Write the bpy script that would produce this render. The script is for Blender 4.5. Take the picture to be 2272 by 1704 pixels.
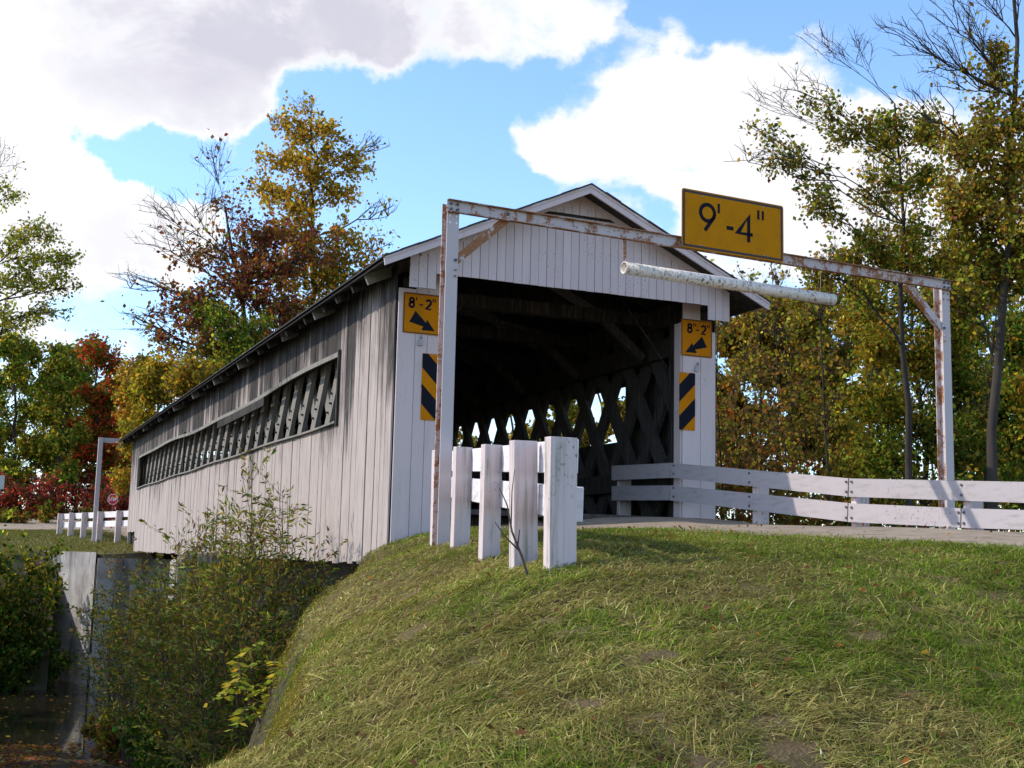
import bpy, math, random
import numpy as np
from math import sin, cos, tan, radians, pi, sqrt, atan2
from mathutils import Vector, Matrix
random.seed(7)
RNG = np.random.default_rng(11)
for o in list(bpy.data.objects): bpy.data.objects.remove(o)
SC = bpy.context.scene
COL = SC.collection

# ------------------------------------------------------------------ camera
CAM = np.array([-4.733, -14.922, -0.656]); FPX = 2775.6
_y, _p, _r = radians(22.987), radians(8.047), radians(1.32)
_F = np.array([sin(_y)*cos(_p), cos(_y)*cos(_p), sin(_p)])
_R0 = np.array([cos(_y), -sin(_y), 0.0]); _U0 = np.cross(_R0, _F)
_R = _R0*cos(_r) + _U0*sin(_r); _U = _U0*cos(_r) - _R0*sin(_r)
cd = bpy.data.cameras.new('camera'); cam = bpy.data.objects.new('camera', cd); COL.objects.link(cam)
cd.sensor_width = 36; cd.lens = FPX/2272*36; cd.clip_start = .05; cd.clip_end = 5000
M = Matrix.Identity(4)
for i in range(3):
    M[i][0] = _R[i]; M[i][1] = _U[i]; M[i][2] = -_F[i]; M[i][3] = CAM[i]
cam.matrix_world = M
SC.camera = cam
SC.render.resolution_x, SC.render.resolution_y = 1024, 768

def ray(px, py):            # direction of a photograph pixel, unit forward depth
    return _F + (px-1136)/FPX*_R - (py-852)/FPX*_U
def at(px, py, d):          # point at forward depth d
    return CAM + ray(px, py)*d
def hit(px, py, p0, n):     # pixel ray against a plane
    r = ray(px, py); n = np.array(n, float)
    return CAM + r*((np.array(p0, float)-CAM) @ n)/(r @ n)
def hit_line(px, py, a, b): # pixel ray against the vertical plane through plan points a, b
    n = (b[1]-a[1], -(b[0]-a[0]), 0)
    return hit(px, py, (a[0], a[1], 0), n)

# ------------------------------------------------------------------ light, sky, exposure
SUN_EL = radians(37); SUN_V = np.array([-0.93, 0.40]); SUN_V = SUN_V/np.linalg.norm(SUN_V)
sun_dir = Vector((SUN_V[0]*cos(SUN_EL), SUN_V[1]*cos(SUN_EL), sin(SUN_EL)))
sd = bpy.data.lights.new('sun', 'SUN'); sd.energy = 4.2; sd.angle = radians(.55); sd.color = (1, .93, .82)
so = bpy.data.objects.new('sun', sd); COL.objects.link(so)
so.rotation_euler = sun_dir.to_track_quat('Z', 'Y').to_euler()
W = bpy.data.worlds.new('World'); SC.world = W; W.use_nodes = True
SC.view_settings.view_transform = 'Standard'; SC.view_settings.look = 'None'
SC.view_settings.exposure = 0.0; SC.view_settings.gamma = 1
SC.view_settings.use_curve_mapping = False
SC.cycles.max_bounces = 8; SC.cycles.transparent_max_bounces = 8
SC.cycles.use_denoising = True

class NT:                    # small node-tree helper
    def __init__(s, tree): s.t = tree; s.n = tree.nodes; s.l = tree.links
    def new(s, typ, **kw):
        n = s.n.new(typ)
        for k, v in kw.items():
            if k.startswith('i_'): n.inputs[k[2:].replace('_', ' ')].default_value = v
            else: setattr(n, k, v)
        return n
    def link(s, a, b): s.l.new(a, b)
    def put(s, sock, v):
        if hasattr(v, 'is_output') or isinstance(v, bpy.types.NodeSocket): s.l.new(v, sock)
        else: sock.default_value = v
    def math(s, op, a, b=0.0, c=None, clamp=False):
        n = s.n.new('ShaderNodeMath'); n.operation = op; n.use_clamp = clamp
        s.put(n.inputs[0], a); s.put(n.inputs[1], b)
        if c is not None: s.put(n.inputs[2], c)
        return n.outputs[0]
    def vmath(s, op, a, b=(0, 0, 0)):
        n = s.n.new('ShaderNodeVectorMath'); n.operation = op
        s.put(n.inputs[0], a); s.put(n.inputs[1], b)
        return n.outputs['Value'] if op in ('DOT_PRODUCT', 'LENGTH') else n.outputs[0]
    def noise(s, vec, scale, detail=4, rough=.55, dist=0.0):
        n = s.n.new('ShaderNodeTexNoise'); s.put(n.inputs['Vector'], vec)
        n.inputs['Scale'].default_value = scale; n.inputs['Detail'].default_value = detail
        n.inputs['Roughness'].default_value = rough; n.inputs['Distortion'].default_value = dist
        return n.outputs['Fac']
    def ramp(s, v, a, b, c=0.0, d=1.0, smooth=True):
        n = s.n.new('ShaderNodeMapRange'); n.interpolation_type = 'SMOOTHSTEP' if smooth else 'LINEAR'
        s.put(n.inputs['Value'], v); s.put(n.inputs['From Min'], a); s.put(n.inputs['From Max'], b)
        s.put(n.inputs['To Min'], c); s.put(n.inputs['To Max'], d)
        return n.outputs['Result']
    def mix(s, f, a, b):
        n = s.n.new('ShaderNodeMix'); n.data_type = 'RGBA'
        s.put(n.inputs[0], f); s.put(n.inputs[6], a); s.put(n.inputs[7], b)
        return n.outputs[2]

def rgb(r, g, b): return (r, g, b, 1.0)

# --- sky with broken cumulus
t = NT(W.node_tree); t.n.clear()
sky = t.new('ShaderNodeTexSky', sky_type='NISHITA'); sky.sun_disc = False
sky.sun_elevation = SUN_EL; sky.sun_rotation = atan2(SUN_V[0], SUN_V[1])
sky.altitude = 300; sky.air_density = 1.0; sky.dust_density = .6; sky.ozone_density = 1.2
tc = t.new('ShaderNodeTexCoord'); D = tc.outputs['Generated']
sp = t.new('ShaderNodeSeparateXYZ'); t.link(D, sp.inputs[0])
zc = t.math('ADD', t.math('MAXIMUM', sp.outputs[2], 0.0), .42)
cb = t.new('ShaderNodeCombineXYZ')
t.link(t.math('DIVIDE', sp.outputs[0], zc), cb.inputs[0]); t.link(t.math('DIVIDE', sp.outputs[1], zc), cb.inputs[1])
cb.inputs[2].default_value = 3.7
V = cb.outputs[0]
nb = t.noise(V, 2.6, 2, .5); nd = t.noise(V, 7.0, 9, .62, .35); nf = t.noise(V, 26.0, 6, .65, .3)
dens = t.math('MULTIPLY_ADD', nd, 1.35, t.math('MULTIPLY', nf, .46))
dens = t.math('ADD', dens, t.math('MULTIPLY', nb, .35))
dens = t.math('SUBTRACT', dens, 1.14)
# where the banks of cloud and the clear gaps lie (directions in the sky, radius in photo pixels)
wn = t.new('ShaderNodeTexNoise'); t.link(D, wn.inputs['Vector']); wn.inputs['Scale'].default_value = 7.5; wn.inputs['Detail'].default_value = 6; wn.inputs['Roughness'].default_value = .6
DW = t.vmath('ADD', D, t.vmath('MULTIPLY', t.vmath('SUBTRACT', wn.outputs['Color'], (.5, .5, .5)), (.13, .13, .13)))
DW = t.vmath('NORMALIZE', DW)
def spot(px, py, r, a):
    c = ray(px, py); c = c/np.linalg.norm(c); ang = r/FPX
    return t.ramp(t.vmath('DOT_PRODUCT', DW, tuple(c)), cos(ang*1.2), cos(ang*.15), 0.0, a)
for px, py, r, a in [
    (60, 60, 300, .34), (330, 60, 280, .34), (640, 40, 230, .34), (900, 50, 190, .32), (1130, 50, 160, .30), (1320, 60, 100, .20), (90, 210, 150, .2), (440, 210, 130, .34), (560, 190, 110, .24), (290, 190, 110, .2), (760, 120, 110, .24),
    (40, 330, 130, .42), (80, 450, 150, .46), (230, 490, 130, .44), (380, 490, 120, .42), (480, 450, 80, .36), (40, 620, 220, .44), (250, 590, 160, .42), (410, 560, 100, .3), (270, 780, 55, .22), (175, 360, 60, .2),
    (1590, 170, 160, .38), (1470, 230, 150, .36), (1350, 300, 140, .36), (1190, 300, 85, .28), (1240, 370, 90, .22), (1720, 220, 170, .36), (1850, 330, 240, .42), (1620, 330, 200, .36), (1420, 390, 90, .22), (1750, 480, 200, .36), (2120, 400, 260, .36), (2010, 260, 110, .2), (1540, 500, 90, .22),
    (240, 310, 85, -.7), (330, 340, 95, -.8), (180, 290, 45, -.3), (440, 350, 70, -.55), (560, 340, 90, -.5), (660, 300, 100, -.45), (960, 270, 170, -.46), (830, 420, 230, -.5), (1010, 420, 170, -.44), (640, 430, 110, -.3), (700, 620, 230, -.34), (1060, 180, 90, -.3), (860, 240, 110, -.3), (1210, 200, 80, -.42), (1330, 190, 75, -.36), (1420, 120, 70, -.34), (1510, 50, 90, -.4), (1640, 30, 130, -.44), (1860, 60, 220, -.48), (2120, 90, 230, -.44), (1595, 410, 45, -.2), (1440, 480, 50, -.24), (210, 730, 100, -.3), (360, 720, 110, -.34), (1120, 440, 90, -.34), (2000, 170, 110, -.24)]:
    dens = t.math('ADD', dens, spot(px, py, r, a))
cover = t.ramp(dens, -.15, .34)
shade = t.math('ADD', t.math('ADD', spot(480, -130, 420, 1.0), spot(880, -60, 340, .9)), t.math('ADD', spot(240, 570, 150, .4), spot(1750, 330, 260, .12)))
thick = t.math('MULTIPLY', t.ramp(dens, -.02, .75), t.math('ADD', shade, t.math('MULTIPLY', t.ramp(nb, .5, .75), .12)), clamp=True)
thick = t.math('MULTIPLY', thick, t.ramp(nd, .32, .62, .6, 1.05), clamp=True)
ccol = t.mix(thick, rgb(11.2, 11.1, 11.3), rgb(7.1, 6.9, 7.8))
hs = t.new('ShaderNodeHueSaturation'); hs.inputs['Saturation'].default_value = 1.06; t.link(sky.outputs[0], hs.inputs['Color'])
blue = t.vmath('MULTIPLY', hs.outputs[0], (2.75, 3.02, 3.35))
skyc = t.mix(t.math('MULTIPLY', cover, .97), blue, ccol)
bg = t.new('ShaderNodeBackground'); bg.inputs['Strength'].default_value = .1
t.link(skyc, bg.inputs[0])
wo = t.new('ShaderNodeOutputWorld'); t.link(bg.outputs[0], wo.inputs[0])

# ------------------------------------------------------------------ mesh helpers
def mesh_obj(name, verts, faces, mat, parent=None, smooth=False):
    me = bpy.data.meshes.new(name); me.from_pydata([tuple(map(float, v)) for v in verts], [], faces); me.update()
    return link(name, me, mat, parent, smooth)
def link(name, me, mat, parent=None, smooth=False):
    if mat and not me.materials: me.materials.append(mat)
    if smooth: me.polygons.foreach_set('use_smooth', [True]*len(me.polygons))
    o = bpy.data.objects.new(name, me); COL.objects.link(o)
    if parent: o.parent = parent
    return o
def np_mesh(name, verts, loops, nper, mat, parent=None, cols=None, smooth=False):
    """verts (N,3), loops flat array, nper = corners per face (all alike)"""
    me = bpy.data.meshes.new(name); verts = np.asarray(verts, np.float32); loops = np.asarray(loops, np.int32).ravel()
    nf = len(loops)//nper
    me.vertices.add(len(verts)); me.vertices.foreach_set('co', verts.ravel())
    me.loops.add(len(loops)); me.loops.foreach_set('vertex_index', loops)
    me.polygons.add(nf); me.polygons.foreach_set('loop_start', np.arange(nf, dtype=np.int32)*nper)
    if cols is not None:
        ca = me.color_attributes.new('col', 'FLOAT_COLOR', 'POINT')
        c4 = np.ones((len(verts), 4), np.float32); c4[:, :3] = cols; ca.data.foreach_set('color', c4.ravel())
    me.update(calc_edges=True); me.validate()
    return link(name, me, mat, parent, smooth)
def empty(name, loc=(0, 0, 0), label=None, cat=None, group=None):
    o = bpy.data.objects.new(name, None); COL.objects.link(o); o.location = tuple(map(float, loc)); o.empty_display_size = .2
    return tag(o, label, cat, group)
def tag(o, label=None, cat=None, group=None, kind=None):
    if label: o['label'] = label
    if cat: o['category'] = cat
    if group: o['group'] = group
    if kind: o['kind'] = kind
    return o

class MB:
    def __init__(s): s.v = []; s.f = []
    def add(s, vs, fs):
        k = len(s.v); s.v += [tuple(map(float, v)) for v in vs]; s.f += [tuple(i+k for i in f) for f in fs]; return s
    def box(s, x0, x1, y0, y1, z0, z1):
        return s.frame_box((x0+x1)/2, (y0+y1)/2, (z0+z1)/2, (x1-x0)/2, (y1-y0)/2, (z1-z0)/2)
    def frame_box(s, cx, cy, cz, hx, hy, hz, X=(1, 0, 0), Y=(0, 1, 0), Z=(0, 0, 1), ch=0):
        c = np.array((cx, cy, cz), float); X, Y, Z = (np.array(a, float) for a in (X, Y, Z))
        P = lambda a, b, d: c + X*a*hx + Y*b*hy + Z*d*hz
        if not ch:
            vs = [P(a, b, d) for d in (-1, 1) for b in (-1, 1) for a in (-1, 1)]
            return s.add(vs, [(0, 2, 3, 1), (4, 5, 7, 6), (0, 1, 5, 4), (2, 6, 7, 3), (0, 4, 6, 2), (1, 3, 7, 5)])
        vs = []; idx = {}
        for a in (-1, 1):
            for b in (-1, 1):
                for d in (-1, 1):
                    for ax in range(3):
                        q = [(hx-ch)*a, (hy-ch)*b, (hz-ch)*d]; q[ax] = (hx, hy, hz)[ax]*(a, b, d)[ax]
                        idx[(a, b, d, ax)] = len(vs); vs.append(c + X*q[0] + Y*q[1] + Z*q[2])
        fs = []
        I = lambda a, b, d, ax: idx[(a, b, d, ax)]
        for q in (-1, 1):
            for ax in range(3):
                cyc = [(-1, -1), (1, -1), (1, 1), (-1, 1)]
                f = []
                for u, w in cyc:
                    k = [u, w]; k.insert(ax, q); f.append(I(*k, ax))
                fs.append(tuple(f if (q > 0) != (ax == 1) else f[::-1]))
        for ax in range(3):
            o1, o2 = [k for k in range(3) if k != ax]
            for u in (-1, 1):
                for w in (-1, 1):
                    def K(e): k = [0, 0, 0]; k[ax] = e; k[o1] = u; k[o2] = w; return k
                    fs.append((I(*K(-1), o1), I(*K(1), o1), I(*K(1), o2), I(*K(-1), o2)))
        for a in (-1, 1):
            for b in (-1, 1):
                for d in (-1, 1):
                    fs.append((I(a, b, d, 0), I(a, b, d, 1), I(a, b, d, 2)))
        return s.add(vs, fs)
    def bar(s, a, b, w, h, up=(0, 0, 1), ch=0, w_dir=None):
        """box from a to b; w across, h along 'up'"""
        a = np.array(a, float); b = np.array(b, float); d = b-a; L = np.linalg.norm(d); d = d/L
        if w_dir is not None:
            X = np.array(w_dir, float); X = X - d*(X@d); X /= np.linalg.norm(X); Z = np.cross(X, d)
        else:
            u = np.array(up, float); X = np.cross(d, u); X /= np.linalg.norm(X); Z = np.cross(X, d)
        c = (a+b)/2
        return s.frame_box(*c, w/2, L/2, h/2, X, d, Z, ch)
    def tube(s, pts, rad, n=8, cap=True):
        pts = [np.array(p, float) for p in pts]; rad = rad if hasattr(rad, '__len__') else [rad]*len(pts)
        k = len(s.v); prev = None
        for i, p in enumerate(pts):
            d = pts[min(i+1, len(pts)-1)] - pts[max(i-1, 0)]; d /= np.linalg.norm(d)
            ref = np.array((0, 0, 1.)) if abs(d[2]) < .9 else np.array((1., 0, 0))
            if prev is not None: ref = prev
            X = ref - d*(ref@d); X /= np.linalg.norm(X); Y = np.cross(d, X); prev = X
            for j in range(n):
                a = 2*pi*j/n; s.v.append(tuple(p + (X*cos(a)+Y*sin(a))*rad[i]))
        for i in range(len(pts)-1):
            for j in range(n):
                a = k+i*n+j; b = k+i*n+(j+1) % n; s.f.append((a, b, b+n, a+n))
        if cap:
            s.f.append(tuple(k+j for j in range(n))[::-1]); s.f.append(tuple(k+(len(pts)-1)*n+j for j in range(n)))
        return s
    def prism(s, poly, off, depth, X=(1, 0, 0), Z=(0, 0, 1), N=(0, -1, 0)):
        """polygon (u,w) in plane X,Z at off, thickened by depth along -N (front faces N)"""
        X, Z, N = (np.array(a, float) for a in (X, Z, N)); off = np.array(off, float); n = len(poly)
        fr = [off+X*u+Z*w for u, w in poly]; bk = [p-N*depth for p in fr]
        fs = [tuple(range(n)), tuple(range(2*n-1, n-1, -1))] + [(i, i+n, (i+1) % n+n, (i+1) % n) for i in range(n)]
        return s.add(fr+bk, fs)
    def build(s, name, mat, parent=None, smooth=False): return mesh_obj(name, s.v, s.f, mat, parent, smooth)

# ------------------------------------------------------------------ materials
def mat(name, rough=.8, spec=.3):
    m = bpy.data.materials.new(name); m.use_nodes = True; t = NT(m.node_tree)
    b = m.node_tree.nodes['Principled BSDF']; b.inputs['Roughness'].default_value = rough
    b.inputs['Specular IOR Level'].default_value = spec
    return m, t, b
def coords(t, which='Object'):
    return t.new('ShaderNodeTexCoord').outputs[which]
def world_pos(t): return t.new('ShaderNodeNewGeometry').outputs['Position']
def scaled(t, v, s):
    n = t.new('ShaderNodeMapping'); n.inputs['Scale'].default_value = s; t.link(v, n.inputs[0]); return n.outputs[0]
def rnd(t): return t.new('ShaderNodeObjectInfo').outputs['Random']
def bump(t, b, h, s=.3, d=.01):
    n = t.new('ShaderNodeBump'); n.inputs['Strength'].default_value = s; n.inputs['Distance'].default_value = d
    t.link(h, n.inputs['Height']); t.link(n.outputs[0], b.inputs['Normal'])

def white_paint(name, base=(.62, .505, .49), dirt=(.42, .41, .38), amount=.5, streak=(9, 9, .8)):
    m, t, b = mat(name, .6)
    P = world_pos(t)
    ob = t.vmath('ADD', P, t.new('ShaderNodeCombineXYZ').outputs[0])
    n1 = t.noise(scaled(t, ob, streak), 1.6, 6, .6); n2 = t.noise(ob, 3.2, 5, .6); n3 = t.noise(scaled(t, ob, (60, 60, 2.5)), 1.0, 3, .5)
    f = t.math('MULTIPLY', t.ramp(n1, .46, .70), t.ramp(n2, .32, .62)); f = t.math('MULTIPLY', f, amount)
    var = t.math('MULTIPLY_ADD', rnd(t), .10, .93)
    c = t.mix(f, rgb(*base), rgb(*dirt))
    c = t.mix(t.math('MULTIPLY', t.ramp(n3, .55, .8), .22), c, rgb(*dirt))
    v = t.vmath('SCALE', c); v.node.inputs['Scale'].default_value = 1; t.link(var, v.node.inputs['Scale'])
    sp = t.noise(ob, 34, 5, .6); n5 = t.noise(ob, 1.7, 3, .5); chips = t.math('MULTIPLY', t.ramp(sp, .60, .63), t.ramp(n5, .54, .66))
    c2 = t.mix(t.math('MULTIPLY', chips, .8), v, rgb(.16, .12, .09))
    t.link(c2, b.inputs['Base Color']); bump(t, b, n3, .25, .004)
    return m
MW = white_paint('white_paint')
MWF = white_paint('white_fence_paint', (.40, .355, .36), (.25, .22, .20), .6, (2.5, 2.5, 12)); MWR = white_paint('white_rail_paint', (.74, .68, .69), (.34, .30, .27), .5, (2.5, 2.5, 12))
MWP = white_paint('white_post_paint', (.62, .505, .49), (.27, .25, .20), .95, (16, 16, .7))

def weathered(name, light, dark, bias):
    """bare boards once whitewashed: vertical grain, and mildew in ragged runs down the board"""
    m, t, b = mat(name, .9, .15)
    P = world_pos(t); O = coords(t); r = rnd(t)
    comb = t.new('ShaderNodeCombineXYZ'); t.link(t.math('MULTIPLY', r, 40), comb.inputs[0]); t.link(t.math('MULTIPLY', r, 17), comb.inputs[2])
    Q = t.vmath('ADD', P, comb.outputs[0])
    grain = t.noise(scaled(t, Q, (40, 40, 1.6)), 1, 6, .65); runs = t.noise(scaled(t, Q, (9, 9, .55)), 1, 6, .7)
    patch = t.noise(Q, 1.1, 5, .6); blot = t.noise(P, .55, 4, .6)
    z = t.new('ShaderNodeSeparateXYZ'); t.link(P, z.inputs[0])
    tone = t.math('MULTIPLY_ADD', r, .34, -.17)
    s = t.math('ADD', t.math('MULTIPLY', runs, 1.1), t.math('MULTIPLY', patch, .45))
    s = t.math('ADD', s, t.math('MULTIPLY', blot, .5)); s = t.math('ADD', s, tone)
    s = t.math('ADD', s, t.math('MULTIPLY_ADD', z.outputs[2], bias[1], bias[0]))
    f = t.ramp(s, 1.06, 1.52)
    c = t.mix(f, rgb(*light), rgb(*dark))
    c = t.mix(t.math('MULTIPLY', t.ramp(grain, .46, .70), .6), c, rgb(.16, .135, .125))
    kn = t.math('MULTIPLY', t.ramp(t.noise(scaled(t, Q, (26, 26, 5)), 1, 2, .5), .70, .76), .7)
    c = t.mix(kn, c, rgb(.09, .07, .06))
    t.link(c, b.inputs['Base Color']); bump(t, b, grain, .5, .006)
    return m
MSIDE = weathered('weathered_siding', (.435, .365, .33), (.036, .030, .028), (-.21, .265)); MINS = weathered('shaded_inner_siding', (.07, .06, .05), (.03, .025, .022), (.1, 0)); MLATD = weathered('shaded_lattice_timber', (.06, .054, .05), (.025, .022, .02), (0, 0))  # inner siding and right lattice: dark copies, interior shade put into the colour
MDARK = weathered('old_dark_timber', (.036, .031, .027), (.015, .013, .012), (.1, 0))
MLAT = weathered('lattice_timber', (.22, .20, .175), (.06, .052, .045), (-.1, 0))
MSILL = weathered('grey_trim_timber', (.24, .225, .195), (.06, .055, .05), (.05, 0))
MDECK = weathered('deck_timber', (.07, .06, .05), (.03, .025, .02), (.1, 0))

def steel(name, rust_bias):
    m, t, b = mat(name, .65)
    P = world_pos(t)
    n = t.noise(P, 9, 8, .68); n2 = t.noise(P, 38, 4, .6); n3 = t.noise(scaled(t, P, (3, 3, 1)), 2.0, 4, .6)
    s = t.math('ADD', t.math('MULTIPLY', n, .6), t.math('MULTIPLY', n2, .35)); s = t.math('ADD', s, t.math('MULTIPLY', n3, .45))
    f = t.ramp(s, .79-rust_bias, .86-rust_bias)
    rc = t.mix(n2, rgb(.14, .045, .018), rgb(.42, .19, .075))
    pc = t.mix(n3, rgb(.56, .48, .46), rgb(.46, .40, .405))
    t.link(t.mix(f, pc, rc), b.inputs['Base Color']); bump(t, b, n2, .3, .003)
    return m
MST = steel('painted_steel_light_rust', -.01); MSTM = steel('painted_steel_rusty', .10); MSTR = steel('rusted_steel', .185)
MSTP = steel('painted_steel_clean', -.12)

def plain(name, c, rough=.7, spec=.3, var=.12, scale=8):
    m, t, b = mat(name, rough, spec)
    n = t.noise(world_pos(t), scale, 5, .6)
    t.link(t.mix(n, rgb(*[x*(1-var) for x in c]), rgb(*[x*(1+var) for x in c])), b.inputs['Base Color'])
    return m
def sign_face(name, c, dirtc=(.20, .09, .01)):
    m, t, b = mat(name, .75, .08); P = world_pos(t)
    n = t.noise(P, 5, 6, .65); n2 = t.noise(scaled(t, P, (30, 30, 5)), 1, 4, .6); n3 = t.noise(P, 42, 3, .5)
    f = t.math('MULTIPLY', t.ramp(n, .45, .8), .4); c1 = t.mix(f, rgb(*c), rgb(*dirtc))
    c1 = t.mix(t.math('MULTIPLY', t.ramp(n2, .55, .8), .25), c1, rgb(*dirtc))
    sp = t.math('MULTIPLY', t.ramp(n3, .70, .74), t.ramp(n, .48, .58))
    t.link(t.mix(t.math('MULTIPLY', sp, .6), c1, rgb(.14, .09, .03)), b.inputs['Base Color']); return m
MYEL = sign_face('sign_yellow', (.50, .195, .002)); MORG = sign_face('sign_amber', (.56, .19, .002))
MBLK = plain('sign_black', (.012, .014, .022), .85, .05); MEDGE = plain('sign_border', (.045, .03, .028), .6)
MALU = plain('sign_back', (.42, .42, .40), .5, .5); MGALV = plain('galvanised', (.35, .35, .36), .45, .5)
MBOLT = plain('bolt_head', (.07, .07, .085), .5, .5); MDKBOLT = plain('bolt_hole', (.03, .03, .03), .7)
MRED = plain('stop_red', (.42, .015, .03), .5); MWHT = plain('stop_white', (.8, .8, .8), .5)
MCONC = None
def concrete():
    m, t, b = mat('concrete', .9, .2); P = world_pos(t)
    n1 = t.noise(scaled(t, P, (1.3, 1.3, .30)), 1.0, 6, .65); n2 = t.noise(P, 1.6, 6, .6); n3 = t.noise(P, 30, 3, .5)
    n4 = t.noise(scaled(t, P, (4.0, 4.0, .55)), 1.0, 6, .7)
    c = t.mix(t.ramp(n2, .3, .7), rgb(.30, .27, .25), rgb(.46, .43, .40))
    c = t.mix(t.math('MULTIPLY', t.ramp(n1, .48, .66), .8), c, rgb(.09, .08, .075))
    c = t.mix(t.math('MULTIPLY', t.ramp(n4, .56, .68), .75), c, rgb(.045, .04, .045))
    t.link(c, b.inputs['Base Color']); bump(t, b, n3, .3, .01); return m
MCONC = concrete()
def pipe_mat():
    m, t, b = mat('stained_plastic_pipe', .45, .4); P = world_pos(t)
    n = t.noise(scaled(t, P, (9, 9, 9)), 1, 7, .65, .6); n2 = t.noise(scaled(t, P, (34, 34, 22)), 1, 4, .65, .8); n3 = t.noise(P, 1.9, 3, .5)
    f = t.math('MULTIPLY', t.ramp(n2, .495, .60), t.ramp(n, .38, .57))
    c = t.mix(f, rgb(.72, .63, .545), rgb(.13, .115, .085))
    c = t.mix(t.math('MULTIPLY', t.ramp(n3, .62, .72), .5), c, rgb(.42, .24, .10))
    t.link(c, b.inputs['Base Color']); return m
MPIPE = pipe_mat()
def roofmat():
    m, t, b = mat('asphalt_shingle', .95, .1); n = t.noise(world_pos(t), 14, 5, .6)
    t.link(t.mix(n, rgb(.03, .03, .032), rgb(.075, .072, .07)), b.inputs['Base Color']); return m
MROOF = roofmat()
def leafmat(name, trans=.35):
    m = bpy.data.materials.new(name); m.use_nodes = True; t = NT(m.node_tree); t.n.clear()
    a = t.new('ShaderNodeAttribute', attribute_name='col'); out = t.new('ShaderNodeOutputMaterial')
    d = t.new('ShaderNodeBsdfDiffuse'); tr = t.new('ShaderNodeBsdfTranslucent'); mx = t.new('ShaderNodeMixShader')
    mx.inputs[0].default_value = trans
    t.link(a.outputs['Color'], d.inputs[0])
    v = t.vmath('MULTIPLY', a.outputs['Color'], (1.25, 1.15, .6)); t.link(v, tr.inputs[0])
    t.link(d.outputs[0], mx.inputs[1]); t.link(tr.outputs[0], mx.inputs[2]); t.link(mx.outputs[0], out.inputs[0])
    return m
MLEAF = leafmat('leaf', .46); MGRASS = leafmat('grass_blade', .25)
def barkmat(name, a, b_):
    m, t, b = mat(name, .95, .1); n = t.noise(scaled(t, world_pos(t), (14, 14, 3)), 1, 6, .65)
    t.link(t.mix(n, rgb(*a), rgb(*b_)), b.inputs['Base Color']); bump(t, b, n, .5, .02); return m
MBARK = barkmat('bark', (.028, .023, .02), (.085, .07, .058)); MTWIG = barkmat('twig', (.06, .045, .035), (.13, .10, .08))
def soil(name, cols, sc=1.0):
    m, t, b = mat(name, .97, .08); P = world_pos(t)
    n1 = t.noise(P, .55*sc, 5, .6); n2 = t.noise(P, 5*sc, 6, .65); n3 = t.noise(P, 60*sc, 4, .6)
    c = t.mix(t.ramp(n1, .35, .65), rgb(*cols[0]), rgb(*cols[1])); c = t.mix(t.ramp(n2, .45, .7), c, rgb(*cols[2]))
    c = t.mix(t.math('MULTIPLY', t.ramp(n3, .4, .75), .5), c, rgb(*cols[3]))
    t.link(c, b.inputs['Base Color']); bump(t, b, t.math('ADD', n3, n2), .6, .03); return m
MGROUND = soil('mown_bank_soil', ((.10, .070, .034), (.145, .095, .048), (.08, .062, .026), (.19, .14, .075)))
MFAR = soil('far_grass', ((.15, .145, .055), (.20, .175, .08), (.11, .12, .04), (.24, .20, .10)))
MBED = soil('creek_bank', ((.05, .042, .03), (.075, .06, .045), (.045, .05, .025), (.10, .075, .05)))
MROAD = soil('gravel', ((.31, .235, .165), (.37, .285, .205), (.19, .14, .09), (.43, .345, .26)), 1.0)
def watermat():
    m, t, b = mat('creek_water', .06, .5); P = world_pos(t)
    n = t.noise(scaled(t, P, (1.2, 2.2, 1)), 1.2, 3, .5)
    b.inputs['Base Color'].default_value = rgb(.018, .015, .009); bump(t, b, n, .06, .02); return m
MWATER = watermat()

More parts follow.
